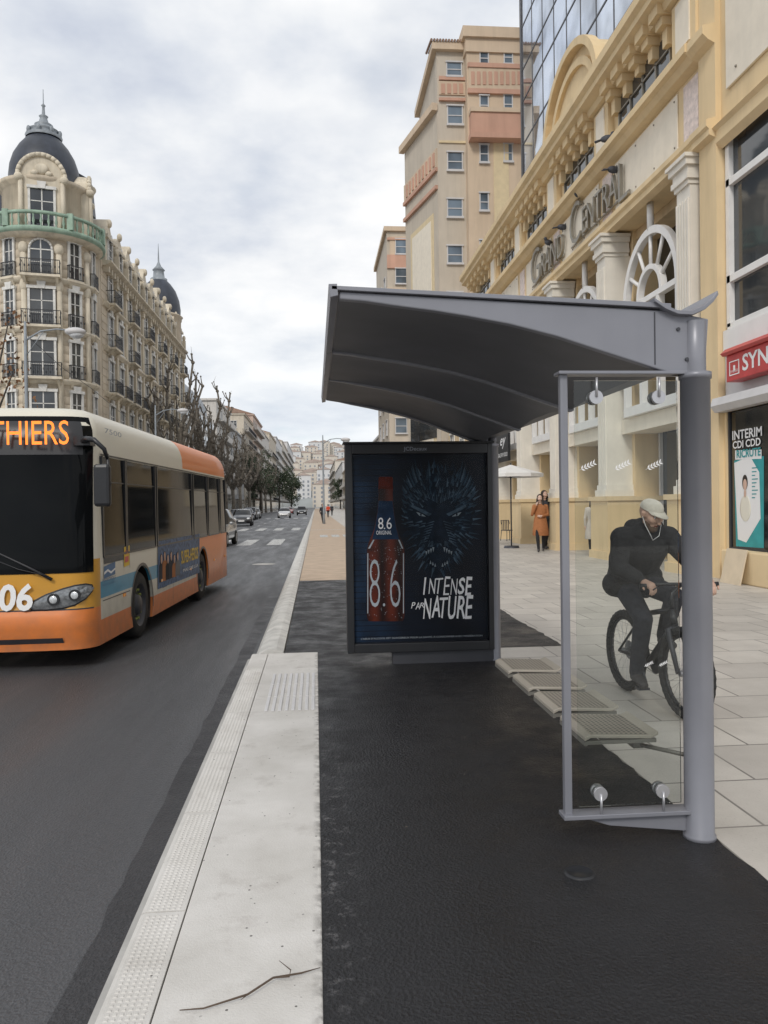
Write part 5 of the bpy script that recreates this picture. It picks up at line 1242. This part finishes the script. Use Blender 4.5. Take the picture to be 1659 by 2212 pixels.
for h_,k_,a_,t_ in ((hipR,knR,anR,toR),(hipL,knL,anL,toL)):
    caps+=[(h_,k_,.1,.074,0),(k_,k_+(a_-k_)*.35,.072,.07,0),(k_+(a_-k_)*.35,a_,.07,.055,0),(a_,a_-UZ*.02,.045,.043,3),(a_-UZ*.02,a_-UZ*.045+Vector((0,.04,0)),.04,.035,3),(a_-UZ*.03,t_,.04,.03,3,(UX,1.2))]
fd=Vector((.3,-.8,-.38))
caps+=headcaps(P_['hd'],fd,UZ,1.0,2,4)
bd=fuse('body',caps,['cloth_dark','cloth_black','skin','shoe','beard'],cyc,.0065)
face_bits(P_['hd'],fd,UZ,1.0,bd)
c=P_['hd']; f=fd.normalized(); up=(UZ-f*UZ.dot(f)).normalized(); l_=f.cross(up)
mb=MB(); mb.s=True; n=18
vs=[]
for i in range(7):
    t_=math.pi/2*i/6
    for j in range(n): 
        a=2*math.pi*j/n; vs.append(c+up*.05+(l_*math.cos(a)*.086+f*(math.sin(a)*.1-.006))*math.cos(t_)**.8+up*math.sin(t_)*.074)
mb.add(vs,[(i*n+j,i*n+(j+1)%n,(i+1)*n+(j+1)%n,(i+1)*n+j) for i in range(6) for j in range(n)])
br_=[]
for j in range(9):
    a=math.pi*(.14+.72*j/8); br_.append((c+up*.05+l_*math.cos(a)*.086+f*(math.sin(a)*.098-.004),c+up*.036+l_*math.cos(a)*.074+f*(math.sin(a)*.098+.07*math.sin(math.pi*(.08+.84*j/8))**.6)))
vs=[p for q in br_ for p in q]+[p+up*.007 for q in br_ for p in q]
m_=18
mb.add(vs,[(2*j,2*j+1,2*j+3,2*j+2) for j in range(8)]+[(m_+2*j+2,m_+2*j+3,m_+2*j+1,m_+2*j) for j in range(8)]+[(2*j+1,m_+2*j+1,m_+2*j+3,2*j+3) for j in range(8)])
mb.build('cap','cap_cream',cyc,local=True)
mb=MB()
for s_ in (-1,1): mb.tube([c+l_*s_*.085,c+l_*s_*.08-up*.06+f*.06,c+l_*s_*.04-up*.13+f*.11,c-up*.17+f*.1],.0022,5)
mb.build('earphone_cord','white_text',cyc,local=True)
# bicycle
e_=Vector((.07,-1.0,0)).normalized(); nl=Vector((-e_.y,e_.x,0)); rear=Vector((2.6,6.54,0)); 
bk=thing('bicycle',rear+e_*.5,'black mountain bicycle with knobbly tyres being ridden across the pavement','bicycle')
WR=.34; Bp=lambda t_,l=0,z=0: rear+e_*t_+nl*l+UZ*z
def wheel(cx,ax=e_,nm='wheel'):
    nn=Vector((-ax.y,ax.x,0)); mb=MB(); N=72; k=8
    vs=[cx+(ax*math.cos(2*math.pi*i/N)+UZ*math.sin(2*math.pi*i/N))*(WR-.034+.033*math.cos(2*math.pi*j/k)*(1.14 if i%2 else .88))+nn*.036*math.sin(2*math.pi*j/k) for i in range(N) for j in range(k)]
    mb.s=False; mb.add(vs,[(i*k+j,i*k+(j+1)%k,((i+1)%N)*k+(j+1)%k,((i+1)%N)*k+j) for i in range(N) for j in range(k)]); w_=mb.build(nm,'black_rubber',bk)
    mb=MB(); pts=[cx+(ax*math.cos(2*math.pi*i/36)+UZ*math.sin(2*math.pi*i/36))*(WR-.072) for i in range(37)]; mb.tube(pts,.012,6); mb.build('rim','frame_black',w_)
    mb=MB()
    for i in range(28):
        a=2*math.pi*i/28; mb.tube([cx+nn*(.025 if i%2 else -.025)+(ax*math.cos(a+.4)+UZ*math.sin(a+.4))*.02,cx+(ax*math.cos(a)+UZ*math.sin(a))*(WR-.075)],.0013,4,False)
    mb.build('spokes','copper_ring',w_); mb=MB(); mb.tube([cx-nn*.05,cx+nn*.05],.022,10); mb.tube([cx+nn*.03,cx+nn*.033],.08,20); mb.build('hub','rim',w_)
RC,FC=Bp(0,0,WR),Bp(.96,0,WR); wheel(RC); ef=(e_+Vector((.05,0,0))).normalized(); wheel(FC,ef)
BB=Bp(.41,0,.31); ST=Bp(.23,0,.8); HT=Bp(.77,0,.78); HB=Bp(.81,0,.67)
mb=MB(); mb.tube([BB,Bp(.27,0,.72)],.019,8); mb.tube([Bp(.28,0,.68),HT],.021,8); mb.tube([BB,HB],.03,8); mb.tube([HB,HT],.03,8)
for s_ in (-1,1): mb.tube([BB,RC+nl*s_*.06],.012,6); mb.tube([Bp(.28,0,.66),RC+nl*s_*.06],.010,6)
mb.build('frame','frame_black',bk)
mb=MB(); mb.tube([HT,HB-UZ*.03],.02,8)
for s_ in (-1,1): mb.tube([HB-UZ*.02,HB+nl*s_*.055-UZ*.03,FC+nl*s_*.06],[.022,.022,.016],8)
mb.build('fork','metal_dark',bk)
hc=Vector((2.755,5.82,.965)); mb=MB(); mb.tube([HT,HT+UZ*.12,hc],.016,8); mb.tube([Vector((2.46,5.89,.95)),Vector((2.62,5.85,.965)),hc,Vector((2.9,5.85,.965)),Vector((3.06,5.88,.95))],.013,8)
for x0_,x1_ in ((2.45,2.56),(2.95,3.07)): mb.tube([Vector((x0_,5.885,.95)),Vector((x1_,5.865,.955))],.018,8)
mb.tube([Vector((2.6,5.83,.96)),Vector((2.52,5.79,.93))],.006,5); mb.build('handlebar','frame_black',bk)
mb=MB(); mb.s=True; mb.ball(ST+UZ*.04-e_*.03,(.075,.1,.03)); mb.ball(ST+UZ*.04+e_*.09,(.028,.11,.022)); mb.tube([Bp(.28,0,.68),ST+UZ*.03],.014,8); mb.build('saddle','frame_black',bk)
mb=MB(); mb.tube([BB-nl*.06,BB+nl*.06],.02,8); mb.tube([BB+nl*.05,BB+nl*.054],.09,24); pR=Vector((2.54,6.06,.14)); pL=Vector((2.745,6.05,.455))
mb.tube([BB-nl*.07,Vector((2.58,6.06,.14))],.011,6); mb.tube([BB+nl*.07,Vector((2.7,6.05,.455))],.011,6); mb.tube([BB+nl*.05+UZ*.09,RC+nl*.05+UZ*.04],.004,4); mb.tube([BB+nl*.05-UZ*.09,RC+nl*.05-UZ*.04],.004,4)
for p_ in (pR,pL): mb.box(p_.x-.045,p_.x+.045,p_.y-.04,p_.y+.04,p_.z-.022,p_.z-.004)
mb.build('crank','metal_dark',bk)
def stander(x,y,h,rz,label,cols,coat=None,hairlen=0,pose='stand',vox=.014,z0=0):
    t_=thing('person',(x,y,z0),label,'person',None,rz); s=h/1.75; q=lambda a,b,c_:Vector((a,b,c_))*s
    st=.0 if pose=='stand' else .26
    if pose=='phone': st=.1
    legs=((-1,q(-.09,0,.92),q(-.08,-.12-st*.3,.5),q(-.05,-.06-st,.09)),(1,q(.09,0,.92),q(.09,.02+st*.1,.49),q(.07,.08+st,.1)))
    caps=[(q(-.05,0,.95),q(.05,0,.95),.125*s,.125*s,0),(q(0,0,.98),q(0,0,1.12),.13*s,.115*s,1,(UX,1.15)),(q(0,0,1.12),q(0,0,1.33),.115*s,.13*s,1,(UX,1.25)),(q(0,0,1.33),q(0,0,1.42),.12*s,.08*s,1,(UX,1.3)),(q(0,0,1.44),q(0,-.02,1.55),.05*s,.05*s,2)]
    for sg_,hp_,kn,an_ in legs: caps+=[(hp_,kn,.09*s,.06*s,0),(kn,kn+(an_-kn)*.35,.058*s,.058*s,0),(kn+(an_-kn)*.35,an_,.056*s,.04*s,0),(an_-UZ*.03*s,an_+Vector((0,-.15,-.05))*s,.04*s,.03*s,3)]
    if pose=='phone': arms_=((-1,q(-.18,0,1.4),q(-.24,-.06,1.15),q(-.1,-.2,1.42),(.3,.1,1)),(1,q(.18,0,1.4),q(.23,.02,1.14),q(.08,-.18,1.1),(-1,-.3,0)))
    else: arms_=((-1,q(-.18,0,1.4),q(-.23,.05,1.13),q(-.23,-.05-st*.4,.9),(0,-.2,-1)),(1,q(.18,0,1.4),q(.23,.03,1.13),q(.24,-.02,.9),(0,-.1,-1)))
    for sg_,a,b_,c_,d_ in arms_: caps+=[(q(0,0,1.4),a,.08*s,.065*s,1),(a,b_,.062*s,.05*s,1),(b_,c_,.05*s,.035*s,1)]+hand(c_,d_,(-sg_,0,.1),2,.5,s,sg_)
    hd=q(0,-.03,1.64); caps+=headcaps(hd,(0,-1,-.1),UZ,s,2)
    b=fuse('body',caps,cols,t_,vox,2); face_bits(hd,(0,-1,-.1),UZ,s,b)
    mb=MB(); mb.s=True; mb.ball(hd+Vector((0,.03,.04))*s,(.1*s,.1*s,.105*s),12,9)
    if hairlen: mb.tube([hd+Vector((0,.06,.02))*s,hd+Vector((0,.08,-.12))*s,hd+Vector((0,.09,-hairlen))*s],[.09*s,.1*s,.05*s],10); mb.tube([hd+Vector((.075,-.0,.02))*s,hd+Vector((.09,-.02,-.2))*s,hd+Vector((.08,-.06,-hairlen))*s],[.03*s,.04*s,.02*s],8); mb.tube([hd+Vector((-.075,-.0,.02))*s,hd+Vector((-.09,-.02,-.2))*s,hd+Vector((-.08,-.06,-hairlen))*s],[.03*s,.04*s,.02*s],8)
    mb.build('hair','hair',t_,local=True)
    if coat:
        mb=MB(); mb.s=True; n=20; vs=[]
        for z,rx,ry in ((1.46,.12,.09),(1.42,.2,.12),(1.3,.2,.14),(1.1,.17,.13),(.95,.2,.155),(.7,.235,.18),(.52,.25,.19),(.5,.235,.18)):
            for j in range(n): a=2*math.pi*j/n; w=1+.04*math.sin(a*5+z*3); vs.append(q(rx*math.cos(a)*w,ry*math.sin(a)*w,z))
        mb.add(vs,[(i*n+j,(i+1)*n+j,(i+1)*n+(j+1)%n,i*n+(j+1)%n) for i in range(7) for j in range(n)]); mb.build('coat',coat,t_,local=True)
    return t_
g=G(1168,1192); stander(g.x,g.y,1.84,R(-20),'woman with long dark hair in rust coat standing by the arcade entrance',['cloth_black','coat_rust','skin_light','shoe'],'coat_rust',.3,'phone',.012)
stander(7.75,g.y+1.3,1.98,R(10),'dark clothed person standing just behind the woman in the rust coat',['cloth_black','cloth_dark','skin','shoe'],None,.12)
stander(8.2,yX(1281,8.2),1.72,R(150),'person in pale coat seen between the arcade pillars',['cloth_black','coat_pale','skin_light','shoe'],'coat_pale',.25)
g=G(697,1131); stander(g.x,g.y,1.72,R(10),'distant person in dark clothes walking along the cycle path',['cloth_black','cloth_dark','skin','shoe'],None,0,'walk',.02)
g=G(709,1118); stander(g.x,g.y,1.72,R(180),'distant person in red vest on the cycle path',['cloth_black','vest_red','skin','shoe'],None,0,'walk',.02)
g=G(717,1114); stander(g.x,g.y,1.72,R(0),'distant person in black beside the one in red vest',['cloth_black','cloth_dark','skin','shoe'],None,0,'walk',.02)
# ---------------------------------------------------------------- cafe furniture
pc=AX(1103,1020,6.9); ps=thing('cafe_parasol',(pc.x,pc.y,0),'white cafe parasol beside the arcade entrance','parasol'); 
MB().tube([(0,0,0),(0,0,3.0)],.025,8).build('pole','metal_dark',ps,local=True)
mb=MB(); n=8; rp=1.15; vs=[(0,0,2.95)]+[(rp*math.cos(2*math.pi*j/n+.39),rp*math.sin(2*math.pi*j/n+.39),2.62) for j in range(n)]+[(rp*math.cos(2*math.pi*j/n+.39),rp*math.sin(2*math.pi*j/n+.39),2.5) for j in range(n)]
mb.add(vs,[(0,1+j,1+(j+1)%n) for j in range(n)]+[(1+j,9+j,9+(j+1)%n,1+(j+1)%n) for j in range(n)]); mb.build('canopy','parasol_white',ps,local=True)
mb=MB()
for j in range(n): mb.tube([(0,0,2.5),(rp*.96*math.cos(2*math.pi*j/n+.39),rp*.96*math.sin(2*math.pi*j/n+.39),2.6)],.01,4)
mb.build('ribs','metal_dark',ps,local=True); MB().lathe([(0,.08),(.25,.08),(.28,0)],0,0,20).build('base','metal_dark',ps,local=True)
def chair(x,y,rz,label):
    t_=thing('cafe_chair',(x,y,0),label,'chair',None,rz); 
    MB().box(-.22,.22,-.22,.22,.43,.46).build('seat','metal_dark',t_,local=True); mb=MB()
    mb.tube([(-.21,.2,.7),(-.2,.25,.86),(.2,.25,.86),(.21,.2,.7)],.014,6)
    for k in range(5): mb.box(-.16+k*.08-.012,-.16+k*.08+.012,.21,.235,.46,.85)
    mb.build('backrest','metal_dark',t_,local=True)
    for a in(-1,1):
        for b_ in(-1,1): MB().tube([(a*.2,b_*.2,.43),(a*.23,b_*.24,0)],.014,6).build('leg','metal_dark',t_,local=True)
for i,(px,py,rz,lb) in enumerate(((1098,1168,20,'dark cafe chair nearest the poster case'),(1124,1166,-60,'dark cafe chair on the right of the small table'),(1102,1156,170,'dark cafe chair on the far side of the small table'))):
    g=G(px,py); chair(g.x,g.y,R(rz),lb)
g=G(1111,1162); t_=thing('cafe_table',(g.x,g.y,0),'small dark round cafe table between the chairs','table'); MB().lathe([(0,.74),(.35,.74),(.35,.71),(0,.71)],0,0,20).build('tabletop','metal_dark',t_,local=True); MB().tube([(0,0,.02),(0,0,.71)],.03,8).build('pedestal','metal_dark',t_,local=True); MB().lathe([(0,.03),(.22,.02),(.24,0)],0,0,16).build('foot','metal_dark',t_,local=True)
# ---------------------------------------------------------------- world + sun
w=bpy.data.worlds.new('World'); sc.world=w; w.use_nodes=True; t=NT(w)
EL,ROT=R(38),R(200)
sky=t.n('ShaderNodeTexSky'); sky.sky_type='NISHITA'; sky.sun_disc=False; sky.sun_elevation=EL; sky.sun_rotation=ROT
tc=t.n('ShaderNodeTexCoord').outputs['Generated']; s3=t.n('ShaderNodeSeparateXYZ',Vector=tc)
zz=t.math('ADD',t.math('MAXIMUM',s3.outputs[2],0.),.2)
cv=t.n('ShaderNodeCombineXYZ',X=t.math('DIVIDE',s3.outputs[0],zz),Y=t.math('DIVIDE',s3.outputs[1],zz)).outputs[0]
n1=noise(t,cv,1.7,6,.56); n2=noise(t,cv,.7,3,.5)
nn_=t.math('ADD',t.math('MULTIPLY',n1,.6),t.math('MULTIPLY',n2,.4))
cl=t.ramp(nn_,[(.37,(.53,.58,.69)),(.44,(.7,.74,.81)),(.5,(.86,.88,.91)),(.57,(1.,1.,1.))])
sc10=t.n('ShaderNodeVectorMath',_operation='SCALE'); t.t.links.new(cl,sc10.inputs[0]); sc10.inputs['Scale'].default_value=8.6
hb=t.rng(s3.outputs[2],0.,.28,.7,0.)
c1=t.mix(hb,sc10.outputs[0],(7.6,8.1,8.5))
hol=t.ramp(noise(t,cv,1.1,4,.6),[(.55,0.),(.68,.35)])
c2=t.mix(hol,c1,sky.outputs[0])
bg=t.n('ShaderNodeBackground',Strength=.12); t.t.links.new(c2,bg.inputs[0]); o=t.n('ShaderNodeOutputWorld'); t.t.links.new(bg.outputs[0],o.inputs[0])
sl=bpy.data.lights.new('sun','SUN'); sl.energy=1.5; sl.angle=R(14); sl.color=(1,.95,.88); so=bpy.data.objects.new('sun',sl); C.objects.link(so)
sd=Vector((math.sin(ROT)*math.cos(EL),math.cos(ROT)*math.cos(EL),math.sin(EL))); so.rotation_euler=sd.to_track_quat('Z','Y').to_euler()
